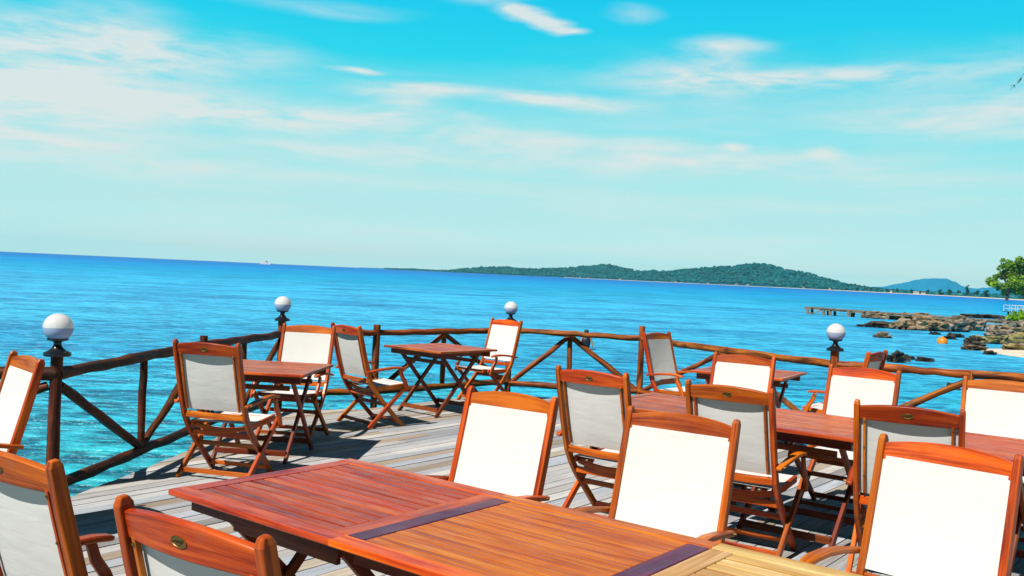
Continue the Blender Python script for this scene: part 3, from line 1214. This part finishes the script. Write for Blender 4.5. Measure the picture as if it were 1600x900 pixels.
CH = [  # x, y, facing (deg), label
    (-2.97, 5.04, 223, 'folding chair cut by the left picture edge, white front turned to us beside lamp post'),
    (-1.27, 3.06, 56, 'folding chair at the bottom left corner, seen from behind, cut by the edge'),
    (-.51, 2.42, 56, 'folding chair low at the bottom edge, only its badged top rail and sling top showing'),
    (-2.08, 7.06, 76, 'folding chair seen from behind by the left railing, before the salmon table'),
    (-2.01, 8.79, 261, 'folding chair facing us from the far side of the salmon table under the corner lamp'),
    (-1.39, 9.69, 42, 'folding chair in three quarter rear view, left of the lone square table'),
    (-.29, 11.78, 227, 'folding chair behind the small square table, directly below the smallest globe lamp'),
    (-.18, 4.34, 235, 'folding chair facing us behind the seam of the red and orange tables'),
    (.74, 6.23, 53, 'folding chair seen from behind, badged, in the middle of the deck before the purple table'),
    (.58, 3.86, 236, 'folding chair with large white sling facing us behind the orange table'),
    (1.92, 10.38, 318, 'slim looking folding chair turned to the right beside the tall railing post'),
    (1.76, 7.54, 235, 'folding chair facing us in front of the dark red railing table'),
    (1.48, 5.73, 56, 'folding chair seen from behind with right armrest and seat showing beside orange red table'),
    (2.45, 6.79, 230, 'folding chair facing us just below the right globe lamp, one armrest showing'),
    (2.24, 5.14, 61, 'folding chair seen from behind, badged, partly covered by the largest white chair back'),
    (1.46, 3.37, 225, 'folding chair with the largest white back, facing us at the bottom right corner'),
    (3.28, 6.26, 237, 'folding chair facing us, cut by the right picture edge, against the right railing'),
    (3.28, 9.29, 141, 'folding chair turned sideways by the right railing, only its dark top showing'),
]
proto = make_chair()
for i, (x, y, h, lab) in enumerate(CH):
    o = proto if i == 0 else copy_tree(proto)
    o.location = (x, y, .001)
    o.rotation_euler = (0, 0, R(h - 90))
    tag(o, lab, 'chair', 'teak folding armchairs with white slings')


# ------------------------------------------------------------------ folding tables
def make_table(name, mat, slats, gap, S=.92, T=.74, endmat=None, vary=1.0):
    root = empty(name)
    h = S / 2
    th = .024
    fw = .078
    U_ = M['table_under']
    for s in (-1, 1):                       # side boards along x with rounded corners
        m = MB()
        m.rnd = random.Random(s + 5)
        m.box(-h, h, s * (h - fw / 2) - fw / 2, s * (h - fw / 2) + fw / 2, T - th, T, 'x', c=(1, 1, 1))
        m.build('side_board', mat, root, bevel=.006, segs=3)
    for s in (-1, 1):                       # end boards along y
        m = MB()
        m.rnd = random.Random(s + 15)
        m.box(s * (h - fw / 2 - .004) - fw / 2, s * (h - fw / 2 - .004) + fw / 2, -h + fw + .002, h - fw - .002, T - th, T - .0012, 'y', c=(.92, .88, .95))
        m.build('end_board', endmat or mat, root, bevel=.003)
    m = MB()
    m.rnd = random.Random(int(slats * 7))
    y0, y1 = -h + fw + .003, h - fw - .003
    p = (y1 - y0) / slats
    rt = random.Random(slats)
    for k in range(slats):
        v_ = 1 + (rt.uniform(.74, 1.12) - 1) * vary
        a = y0 + k * p + gap / 2
        m.box(-h + fw + .006, h - fw - .006, a, a + p - gap, T - th + .002, T - .002 - rt.uniform(0, .0012), 'x', c=(v_, v_ * (1 + rt.uniform(-.18, .10) * vary), v_ * (1 + rt.uniform(-.3, .4) * vary)))
    m.build('slats', mat, root, bevel=.002)
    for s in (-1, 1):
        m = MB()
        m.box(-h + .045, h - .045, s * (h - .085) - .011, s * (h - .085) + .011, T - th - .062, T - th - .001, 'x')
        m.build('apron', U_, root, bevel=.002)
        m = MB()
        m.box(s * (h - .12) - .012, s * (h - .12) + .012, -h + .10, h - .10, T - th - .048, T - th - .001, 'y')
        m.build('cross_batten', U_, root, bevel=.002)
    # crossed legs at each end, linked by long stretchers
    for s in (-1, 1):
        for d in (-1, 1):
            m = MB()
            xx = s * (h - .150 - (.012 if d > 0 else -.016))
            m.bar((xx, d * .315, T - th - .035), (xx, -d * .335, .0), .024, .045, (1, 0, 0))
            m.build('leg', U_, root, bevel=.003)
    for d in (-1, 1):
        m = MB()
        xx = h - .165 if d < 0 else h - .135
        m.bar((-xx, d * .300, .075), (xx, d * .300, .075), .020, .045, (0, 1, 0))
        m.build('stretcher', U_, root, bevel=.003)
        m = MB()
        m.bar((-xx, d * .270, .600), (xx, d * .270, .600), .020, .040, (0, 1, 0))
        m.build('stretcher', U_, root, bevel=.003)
    return root


def nv(n, v):
    return (.616 * n + .788 * v * -1 * -1, .788 * n - .616 * v)


TB = [  # kind, position, rotation, label
    ('red', (-.62, 3.62), -38, 'reddish purple slatted table in the foreground, left end of the row of three'),
    ('orange', (.095, 3.06), -38, 'bright orange fine slatted table between the red and the pale table'),
    ('pale', (.82, 2.50), -38, 'pale yellowish bare wood table at the bottom edge, right end of the row'),
    ('red', (-2.04, 7.90), -4, 'small salmon brown table by the left railing between two chairs'),
    ('red', (-.78, 10.72), -41, 'small square table standing by itself near the far railing, crossed legs in view'),
    ('red', (1.21, 6.67), -38, 'purple red table mostly hidden behind two badged chairs in the middle'),
    ('orange_red', (1.96, 6.11), -38, 'orange red table on the right between two badged chairs, dark legs below it'),
    ('red', (2.43, 9.47), -31, 'dark red table against the right railing behind a white chair'),
    ('orange_red', (2.72, 5.53), -38, 'orange red table cut by the right picture edge, behind the largest chair'),
]
M['table_orange_red'] = wood('table_orange_red', (.24, .026, .005), (.44, .072, .010), (.58, .135, .022), rough=.34, coat=.12, wear=.05, tint=True)
M['board_purple_sheen'] = wood('board_purple_sheen', (.05, .006, .020), (.105, .012, .042), (.22, .030, .045), rough=.30, coat=.15, tint=True)  # purple sky reflection on the end boards, painted in as wood colour
protos = {'red': make_table('slatted_table', M['table_red'], 13, .0075), 'orange': make_table('slatted_table', M['table_orange'], 22, .0022, endmat=M['board_purple_sheen'], vary=.28),
          'pale': make_table('slatted_table', M['table_pale'], 11, .012), 'orange_red': make_table('slatted_table', M['table_orange_red'], 22, .002, vary=.3)}
used = set()
for kind, (x, y), rz, lab in TB:
    o = copy_tree(protos[kind]) if kind in used else protos[kind]
    used.add(kind)
    o.location = (x, y, .001)
    o.rotation_euler = (0, 0, R(rz))
    tag(o, lab, 'table', 'slatted folding tables')


# ------------------------------------------------------------------ jetty, rocks, buoy
def jetty():
    root = empty('wooden_jetty', (36.2, 115.0, SEA))
    tag(root, 'old grey timber jetty on crooked posts running out from the rocks', 'jetty')
    A = Vector((0, 0, .84))
    B = Vector((17.0, -18.0, .62))
    d = (B - A).normalized()
    sd = Vector((-d.y, d.x, 0)).normalized()
    rj = random.Random(4)
    m = MB()
    n = 60
    for i in range(n):
        p = A.lerp(B, (i + .5) / n)
        m.bar(p - sd * (.75 + rj.uniform(-.08, .08)) + Vector((0, 0, rj.uniform(-.02, .02))), p + sd * (.75 + rj.uniform(-.08, .08)), .37, .12, d)
    m.build('planks', M['jetty_wood'], root)
    m = MB()
    for s in (-.6, .6):
        m.bar(A + sd * s - Vector((0, 0, .13)), B + sd * s - Vector((0, 0, .17)), .14, .22, sd)
    m.build('beams', M['jetty_wood'], root)
    for f in (.015, .10, .135, .23, .30, .33, .42, .49, .62, .69, .95):
        for s in (-.55, .55):
            p = A.lerp(B, f) + sd * s
            m = MB()
            lean = Vector((rj.uniform(-.12, .12), rj.uniform(-.1, .1), 0))
            m.tube([p - Vector((0, 0, .08)), p + lean + Vector((0, 0, -1.3))], .24 if f > .2 else .18, 8, .2)
            m.build('post', M['jetty_dark'] if s > 0 and f < .5 else M['jetty_wood'], root)
    m = MB()
    p = A.lerp(B, .02) - sd * .6
    q = A.lerp(B, .12) - sd * .6
    m.bar(p + Vector((0, 0, -.85)), q + Vector((0, 0, -.05)), .12, .12, sd)
    m.build('brace', M['jetty_wood'], root)


jetty()

ROCK = [  # x, y, width, height, material, flatness seed
    (43.7, 108.1, 4.6, .90, 'rock_brown'), (46.2, 107.4, 3.6, .95, 'rock_brown'), (32.3, 82.2, 2.9, .50, 'rock_dark'), (33.9, 80.5, 2.9, .80, 'rock_brown'),
    (36.0, 80.3, 2.7, 1.12, 'rock_brown'), (38.3, 81.1, 3.0, 1.25, 'rock_grey'), (42.0, 85.0, 2.2, 1.15, 'rock_grey'), (32.5, 63.3, 2.2, .65, 'rock_olive'),
    (30.6, 62.2, 1.1, .51, 'rock_dark'), (29.9, 55.5, 1.9, .45, 'rock_olive'), (27.2, 55.0, 1.4, .34, 'rock_brown'), (26.3, 51.4, .75, .25, 'rock_dark'),
    (43.2, 82.7, 2.3, .85, 'rock_grey'), (45.6, 82.0, 2.8, 1.05, 'rock_grey'), (35.2, 65.2, 1.9, .75, 'rock_olive'), (33.0, 73.1, .9, .25, 'rock_dark'),
    (33.3, 70.3, 1.2, .38, 'rock_dark'), (19.5, 44.0, .9, .21, 'rock_dark'), (19.2, 44.8, .4, .18, 'rock_dark'), (17.6, 42.7, 1.0, .55, 'rock_dark'),
    (25.5, 64.4, 1.2, .39, 'rock_brown'), (15.0, 31.6, .45, .26, 'rock_dark'), (68.3, 135.2, 6.5, .55, 'rock_dark'), (32.6, 58.5, 1.6, .50, 'rock_brown'),
    (59.0, 111.5, 3.8, .65, 'rock_brown'), (48.6, 106.8, 2.6, .7, 'rock_brown'), (41.6, 108.6, 2.0, .5, 'rock_grey'), (37.2, 84.0, 2.6, 1.2, 'rock_brown'),
    (40.0, 84.2, 2.4, 1.3, 'rock_brown'), (34.8, 82.5, 2.2, .8, 'rock_grey'), (36.8, 70.5, 2.2, .8, 'rock_grey'), (40.5, 76.0, 2.6, .9, 'rock_brown'),
    (38.0, 67.0, 2.4, .9, 'rock_brown'), (36.5, 62.0, 2.2, .7, 'rock_brown'), (18.3, 43.4, .55, .32, 'rock_dark'), (31.0, 82.8, 1.2, .25, 'rock_dark'), (44.5, 78.0, 2.6, .8, 'rock_grey'),
    (47.5, 86.5, 2.5, .9, 'rock_grey'), (28.6, 57.8, 1.2, .32, 'rock_dark'), (31.4, 67.0, 1.0, .28, 'rock_dark')]
RLAB = {0: 'long brown rock heap under the landward end of the jetty', 2: 'low dark rock at the seaward tip of the middle rock heap', 5: 'tall grey boulder block in the middle rock heap',
        7: 'big olive topped slab lying right of the orange buoy', 8: 'black square rock at the water edge left of the olive slab', 9: 'smooth tan slab beside the white sand at the right edge',
        11: 'small purple brown rock alone on the edge of the sand', 16: 'dark low rock in the water just above the orange buoy', 17: 'flat black rock awash right of the dark rock cluster',
        19: 'tallest jagged black rock in the cluster close beyond the sideways chair', 20: 'single brown rock standing alone in open water left of the buoy', 21: 'small dark rock seen in the water below the right railing',
        22: 'long dark flat rock spit in front of the white platform', 23: 'reddish brown rock between the olive slab and the tan slab', 24: 'brown rocks under the bright green bush', 18: 'little black rock tip between the cluster and the flat awash rock'}


def make_rock(i, x, y, w, h, mk):
    rr = random.Random(100 + i)
    import bmesh
    bm = bmesh.new()
    bmesh.ops.create_icosphere(bm, subdivisions=4, radius=1.0)
    sd = Vector((i * 3.7, i * 1.3, i * 2.1))
    rot = rr.uniform(-.5, .5)
    dpt = w * rr.uniform(.55, .8)
    for v in bm.verts:
        p = v.co.normalized()
        # planes of broken stone: snap towards a blocky outline
        q = Vector((math.copysign(abs(p.x) ** .62, p.x), math.copysign(abs(p.y) ** .62, p.y), math.copysign(abs(p.z) ** .55, p.z)))
        nn = noise.noise(p * 1.4 + sd) * .38 + noise.noise(p * 3.4 + sd) * .22 + noise.noise(p * 8 + sd) * .09
        st = .05 * math.sin(p.z * 16 + noise.noise(p * 2 + sd) * 4)
        ds, ps = noise.voronoi(Vector((p.x, p.y, p.z * 1.6)) * 1.9 + sd)
        blk = (noise.cell(ps[0] * 7.3) - .5) * .30 - .16 * max(0, .12 - (ds[1] - ds[0])) / .12
        q = q * (1 + nn * .8 + st + blk)
        v.co = Vector((q.x * w * .47, q.y * dpt * .47, q.z * h * .78))
    bmesh.ops.rotate(bm, verts=bm.verts, cent=(0, 0, 0), matrix=Matrix.Rotation(rot, 3, 'Z'))
    me = bpy.data.meshes.new('rock')
    bm.to_mesh(me)
    bm.free()
    me.materials.append(M[mk])
    me.polygons.foreach_set('use_smooth', [True] * len(me.polygons))
    me.set_sharp_from_angle(angle=R(24))
    o = bpy.data.objects.new('rock', me)
    col.objects.link(o)
    o.location = (x, y, SEA + h * .12)
    if i in RLAB:
        tag(o, RLAB[i], 'rock', 'rocks along the shore')
    else:
        tag(o, 'jumbled shore rock piled among the others of the rocky spit on the right', 'rock', 'rocks heaped on the rocky spit')


for i, r_ in enumerate(ROCK):
    make_rock(i, *r_)

bu = MB()
bu.lathe([(.001, -.30)] + [(.33 * math.cos(R(a)), .05 + .33 * math.sin(R(a))) for a in range(-70, 86, 12)] + [(.05, .37), (.05, .41), (.001, .415)], 24)
o = bu.build('buoy', M['buoy'], smooth=True)
o.location = (27.9, 60.6, SEA + .05)
tag(o, 'round orange mooring buoy floating beside the rocks', 'buoy')


# ------------------------------------------------------------------ white railed platform
def platform():
    root = empty('white_platform', (76.0, 138.5, SEA))
    tag(root, 'small dark platform with white railing on posts at the right picture edge', 'platform')
    m = MB()
    for k in range(14):
        m.box(-3.0 + k * .7, -3.0 + k * .7 + .66, -1.2, 1.2, .95, 1.05, 'y')
    m.build('floor', M['jetty_dark'], root)
    for x in (-2.2, -.3, 1.6, 3.6, 5.6):
        for y in (-1, 1):
            m = MB()
            m.tube([(x, y, -1), (x, y, .95)], .14, 8)
            m.build('post', M['jetty_dark'], root)
    for y in (-1.1, 1.1):
        m = MB()
        for z in (1.45, 1.95):
            m.box(-2.9, 6.6, y - .03, y + .03, z, z + .06, 'x')
        for k in range(12):
            x = -2.9 + k * .85
            m.box(x, x + .06, y - .03, y + .03, 1.05, 2.06, 'z')
        m.build('rail', M['white_paint'], root)


platform()


# ------------------------------------------------------------------ trees and bush
def leaves(mb, c, rad, n, size, rr, tint=(.7, 1.25), flat=.75):
    for _ in range(n):
        while True:
            p = Vector((rr.uniform(-1, 1), rr.uniform(-1, 1), rr.uniform(-1, 1)))
            if p.length < 1:
                break
        p = p * (.55 + .45 * p.length)
        pos = Vector(c) + Vector((p.x * rad, p.y * rad, p.z * rad * flat))
        s = size * rr.uniform(.6, 1.3)
        a = Vector((rr.uniform(-1, 1), rr.uniform(-1, 1), rr.uniform(-.6, .6))).normalized()
        b = a.cross(Vector((rr.uniform(-1, 1), rr.uniform(-1, 1), rr.uniform(-1, 1)))).normalized()
        k = len(mb.v)
        mb.v += [pos - a * s, pos + b * s * .55, pos + a * s, pos - b * s * .55]
        t = rr.uniform(*tint)
        mb.face((k, k + 1, k + 2, k + 3), None, (t, t * rr.uniform(.92, 1.05), t * .9))


def tree(name, loc, H, crown, label, leaf='leaf', seed=1, trunk_r=.4, group=None, leaf_n=90, leaf_s=.8, clump=1.0):
    """crown: list of (x, y, z, r) clumps in tree space"""
    root = empty(name, loc)
    tag(root, label, 'tree', group)
    rr = random.Random(seed)
    m = MB()
    top = Vector((crown[0][0] * .4, crown[0][1] * .4, H * .62))
    m.tube([(0, 0, -.6), (H * .01, 0, H * .12), (H * .03, .1, H * .28), (top.x * .7, top.y * .7, H * .45), top], [trunk_r * 1.5, trunk_r, trunk_r * .85, trunk_r * .6, trunk_r * .3], 9, .15)
    for (x, y, z, r) in crown:
        st = Vector((H * .02, .05, H * rr.uniform(.16, .42)))
        e = Vector((x, y, z - r * .2))
        mid = st.lerp(e, .55) + Vector((0, 0, -.04 * H))
        m.tube([st, mid, e], [trunk_r * .5, trunk_r * .28, trunk_r * .08], 6, .1)
    m.build('trunk', M['bark'], root, smooth=True)
    m = MB()
    for (x, y, z, r) in crown:
        leaves(m, (x, y, z), r * clump, int(leaf_n * r * r / 9), leaf_s, rr)
    m.build('crown', M[leaf], root)
    return root


rr = random.Random(42)
# broad tree on the right shore
tx, ty = 337.0, 640.0
cr = []
for (px, py, r) in [(1572, 412, 5.2), (1583, 404, 3.6), (1559, 416, 2.4), (1553, 419, 1.5), (1590, 420, 6), (1568, 428, 5), (1551, 439, 4.5), (1547, 443, 3.0), (1560, 447, 4.2), (1575, 440, 6.2), (1592, 438, 6.2),
                    (1608, 425, 6), (1612, 442, 6), (1583, 451, 4.6), (1570, 455, 3), (1600, 452, 5), (1622, 432, 6), (1625, 448, 5), (1556, 431, 2.6), (1543, 446, 1.6), (1578, 425, 6), (1585, 412, 4), (1600, 410, 5), (1558, 407, 1.3), (1567, 405, 1.8)]:
    dxp = px - 1571
    X = dxp / 1468 * 640 * 1.02
    Z = (466.5 - py) / 1468 * 640
    cr.append((X, rr.uniform(-5, 5), Z, r * .98))
tree('shore_tree', (tx, ty, SEA + 1.2), 27, cr, 'broad bright green leafy tree on the right shore, sky showing through its crown', seed=8, trunk_r=.75, leaf_n=120, leaf_s=.95)

# small far trees along the distant beach at the right
FT = [(1385, 5), (1402, 6.5), (1424, 6), (1449, 7), (1468, 8), (1484, 9), (1497, 8), (1511, 16), (1526, 9), (1540, 10), (1600, 11), (1360, 5.5), (1338, 5)]
for i, (px, h) in enumerate(FT):
    s = max(700, shore_d(px)) + 30
    a = AZ(px)
    Hm = h / 1468 * s
    cc = [(rr.uniform(-.22, .22) * Hm, rr.uniform(-.2, .2) * Hm, Hm * z, Hm * .22) for z in (.55, .68, .8, .5, .62, .85)]
    if i == 7:
        cc = [(rr.uniform(-.08, .08) * Hm, 0, Hm * z, Hm * (.20 - .14 * z)) for z in (.35, .45, .55, .65, .75, .85, .95)]
    lab = 'tall narrow dark tree standing out of the distant beach treeline at the right' if i == 7 else 'small rounded green tree in the distant treeline behind the far beach'
    tree('far_tree', (s * math.sin(a), s * math.cos(a), SEA + 1.0), Hm, cc, lab, leaf='leaf_far', seed=50 + i, trunk_r=Hm * .025,
         group=None if i == 7 else 'trees of the far beach treeline', leaf_n=int(9 * 60 / max(.6, (Hm * .22) ** 2 / 6)), leaf_s=Hm * .055)

# bright bush on the rocks
root = empty('bush', (60.2, 110.0, SEA + .55))
tag(root, 'bright yellow green bush on the rocks at the right picture edge', 'bush')
m = MB()
for k in range(7):
    a = rr.uniform(0, 6.28)
    m.tube([(0, 0, -.2), (.9 * math.cos(a), .9 * math.sin(a), .7)], [.05, .02], 5)
m.build('stems', M['bark'], root)
m = MB()
for (x, y, z, r) in [(3.4, 0, .9, 1.1), (2.2, .3, 1.0, 1.0), (-1.5, 0, .25, .7), (-.8, .2, .5, .9), (0, 0, .65, 1.0), (.9, .1, .75, 1.0), (1.8, 0, .7, 1.0), (2.6, .1, .6, 1.0), (.4, -.6, .35, .8), (1.3, -.6, .4, .8), (-.6, -.5, .25, .6)]:
    leaves(m, (x, y, z), r, 150, .16, rr, (.75, 1.2), .7)
m.build('foliage', M['leaf_bush'], root)

# casuarina standing on the beach outside the frame: one bough reaches into the picture
root = empty('casuarina_tree', (26.5, 38.0, SEA))
tag(root, 'feathery dark bough tips of a tree hanging in at the upper right picture edge', 'tree')
m = MB()
m.tube([(0, 0, -.6), (.1, 0, 3), (-.1, .1, 7), (0, 0, 11), (.2, 0, 15)], [.34, .27, .21, .14, .05], 10, .15)
boughs = []
for k in range(9):
    zz = 7.5 + k * .85
    a = k * 2.4 + .7
    L = 3.6 - k * .25
    boughs.append([Vector((0, 0, zz)), Vector((math.cos(a) * L * .5, math.sin(a) * L * .5, zz + .5)), Vector((math.cos(a) * L, math.sin(a) * L, zz + .45))])
boughs.append([Vector((0, 0, 11.2)), Vector((-3.0, .2, 12.6)), Vector((-6.0, 0, 12.55))])
for b in boughs:
    m.tube(b, [.07, .045, .012], 6, .1)
m.build('trunk', M['bark'], root, smooth=True)
m = MB()


def spray(mb, p, n, L, rr):
    for _ in range(n):
        d = Vector((rr.uniform(-1, .4), rr.uniform(-.8, .8), rr.uniform(-1.3, -.1))).normalized()
        e = p + d * L * rr.uniform(.5, 1)
        w = d.cross(Vector((rr.uniform(-1, 1), rr.uniform(-1, 1), rr.uniform(-1, 1)))).normalized() * .011
        k = len(mb.v)
        mb.v += [p - w, p + w, e + w * .3, e - w * .3]
        t = rr.uniform(.7, 1.3)
        mb.face((k, k + 1, k + 2, k + 3), None, (t, t, t))


for b in boughs[:-1]:
    for k in range(8):
        f = .3 + .7 * k / 7
        spray(m, b[1].lerp(b[2], f) + Vector((rr.uniform(-.3, .3), rr.uniform(-.3, .3), 0)), 14, .7, rr)
for k in range(7):
    spray(m, boughs[-1][0].lerp(boughs[-1][1], .3 + .1 * k), 12, .7, rr)
for k in range(6):
    spray(m, boughs[-1][1].lerp(boughs[-1][2], k / 8), 10, .55, rr)
for p in ((-6.10, 0, 12.58), (-6.35, 0, 12.05), (-6.62, 0, 11.75)):
    spray(m, Vector(p), 9, .36, rr)
m.tube([(-6.0, 0, 12.55), (-6.3, 0, 12.2), (-6.58, 0, 11.78)], [.012, .008, .005], 5)
m.build('crown', M['needle'], root)


# ------------------------------------------------------------------ ship, far houses, person in the sea
def ship():
    D = 2300.0
    a = AZ(413.5)
    root = empty('ferry', (D * math.sin(a), D * math.cos(a), SEA))
    tag(root, 'small white passenger ferry on the horizon at the left', 'ship')
    root.rotation_euler = (0, 0, R(-28))
    m = MB()
    L = 15.0
    secs = [(-L, 2.2, 3.0), (-L * .6, 2.8, 2.9), (0, 3.0, 2.8), (L * .6, 2.4, 3.0), (L, .2, 3.6)]
    for x, w, h in secs:
        m.v += [Vector((x, -w * .6, -1.0)), Vector((x, w * .6, -1.0)), Vector((x, w, h)), Vector((x, -w, h))]
    for i in range(4):
        for k in range(4):
            p, q = i * 4 + k, i * 4 + (k + 1) % 4
            m.face((p, q, q + 4, p + 4))
    m.face((3, 2, 1, 0))
    m.face((16, 17, 18, 19))
    m.build('hull', M['white_paint'], root)
    m = MB()
    m.box(-9, 6, -2.3, 2.3, 3.0, 5.2)
    m.box(-6, 3, -2.0, 2.0, 5.2, 7.2)
    m.box(-1, 2.4, -1.6, 1.6, 7.2, 8.6)
    m.build('superstructure', M['white_paint'], root)
    m = MB()
    m.box(-4.0, 5.6, -2.34, 2.34, 3.9, 4.4)
    m.box(-4.7, 2.0, -2.04, 2.04, 6.1, 6.5)
    m.build('windows', M['ship_dark'], root)
    m = MB()
    m.box(-7, 3.6, -2.2, 2.2, 7.22, 7.5)
    m.build('sun_deck_roof', M['ship_dark'], root)
    m = MB()
    m.tube([(1.0, 0, 8.6), (1.0, 0, 10.2)], .12, 6)
    m.build('mast', M['white_paint'], root)


ship()

HP = [(905, .7), (918, 1.0), (968, .9), (1055, .8), (1106, 1.2), (1150, 1.6), (1168, 1.3), (1255, .9), (1296, .8), (1431, 2.6), (1443, 2.0), (1392, 1.0)]
for i, (px, h) in enumerate(HP):
    s = max(700, shore_d(px)) + 22
    a = AZ(px)
    w = h / 1468 * s * 1.5
    hh = max(2.5, h / 1468 * s * .8)
    root = empty('beach_house', (s * math.sin(a), s * math.cos(a), SEA + 1.2))
    root.rotation_euler = (0, 0, -a + rr.uniform(-.3, .3))
    tag(root, 'largest pale building on the distant beach below the blue dome hill' if i == 9 else 'tiny pale house among the trees on the distant shore', 'house',
        None if i == 9 else 'houses on the distant shore')
    m = MB()
    m.box(-w, w, -3, 3, -.5, hh)
    m.build('wall', M['wall_pale'], root)
    m = MB()
    k = 0
    m.v += [Vector((-w * 1.08, -3.5, hh)), Vector((w * 1.08, -3.5, hh)), Vector((w * 1.08, 3.5, hh)), Vector((-w * 1.08, 3.5, hh)), Vector((-w * .9, 0, hh * 1.5)), Vector((w * .9, 0, hh * 1.5))]
    for f in ((0, 1, 5, 4), (2, 3, 4, 5), (1, 2, 5), (3, 0, 4), (3, 2, 1, 0)):
        m.face(f)
    m.build('roof', M['roof_red'] if i % 3 == 1 else M['wall_pale'], root)


def swimmer():
    root = empty('person', (3.42, 42.0, SEA + .10))
    tag(root, 'person in a dark shirt standing chest deep in the sea beyond the far railing', 'person')
    me = bpy.data.meshes.new('body')
    V_ = [(0, 0, -.75), (0, 0, -.35), (0, 0, -.05), (0, .01, .25), (0, .01, .42), (0, 0, .50), (0, -.01, .60), (0, -.01, .70),
          (-.19, .01, .40), (-.27, -.10, .16), (-.22, -.32, .02), (.19, .01, .40), (.28, -.08, .15), (.24, -.30, .0),
          (-.10, 0, -.85), (-.11, .02, -1.2), (.10, 0, -.85), (.11, .02, -1.2)]
    E_ = [(0, 1), (1, 2), (2, 3), (3, 4), (4, 5), (5, 6), (6, 7), (4, 8), (8, 9), (9, 10), (4, 11), (11, 12), (12, 13), (0, 14), (14, 15), (0, 16), (16, 17)]
    rad = [.14, .13, .14, .16, .13, .055, .085, .08, .065, .05, .035, .065, .05, .035, .09, .07, .09, .07]
    me.from_pydata(V_, E_, [])
    o = bpy.data.objects.new('body', me)
    col.objects.link(o)
    o.parent = root
    o.modifiers.new('skin', 'SKIN')
    sub = o.modifiers.new('sub', 'SUBSURF')
    sub.levels = 2
    sub.render_levels = 2
    for i, r in enumerate(rad):
        me.skin_vertices[0].data[i].radius = (r, r * .85)
    me.skin_vertices[0].data[0].use_root = True
    me.materials.append(M['skin'])
    m = MB()
    m.lathe([(.150, -.05), (.185, .10), (.200, .25), (.195, .36), (.15, .44), (.075, .475), (.05, .48)], 16)
    for p in m.v:
        p.y *= .78
    m.build('shirt', M['cloth_dark'], root, smooth=True)
    m = MB()
    m.lathe([(.096, .60), (.106, .66), (.104, .73), (.07, .785), (.02, .80)], 14)
    for p in m.v:
        p.y = p.y * 1.05 + .012
    m.build('hair', M['hair'], root, smooth=True)


swimmer()

# ------------------------------------------------------------------ the air
HAZE = 1
if HAZE:
    mb = MB()
    x = 7300
    mb.box(-x, x, -x, x, -4.2, 110)
    me_ = bpy.data.materials.new('haze_air')
    me_.use_nodes = True
    t = NT(me_.node_tree)
    t.n.clear()
    out = t.new('ShaderNodeOutputMaterial')
    pv = t.new('ShaderNodeVolumePrincipled')
    pv.inputs['Color'].default_value = (.30, .88, 1.0, 1)
    pv.inputs['Density'].default_value = 5e-5
    pv.inputs['Anisotropy'].default_value = .0
    t.l.new(pv.outputs[0], out.inputs['Volume'])
    tag(mb.build('haze', me_), kind='stuff')
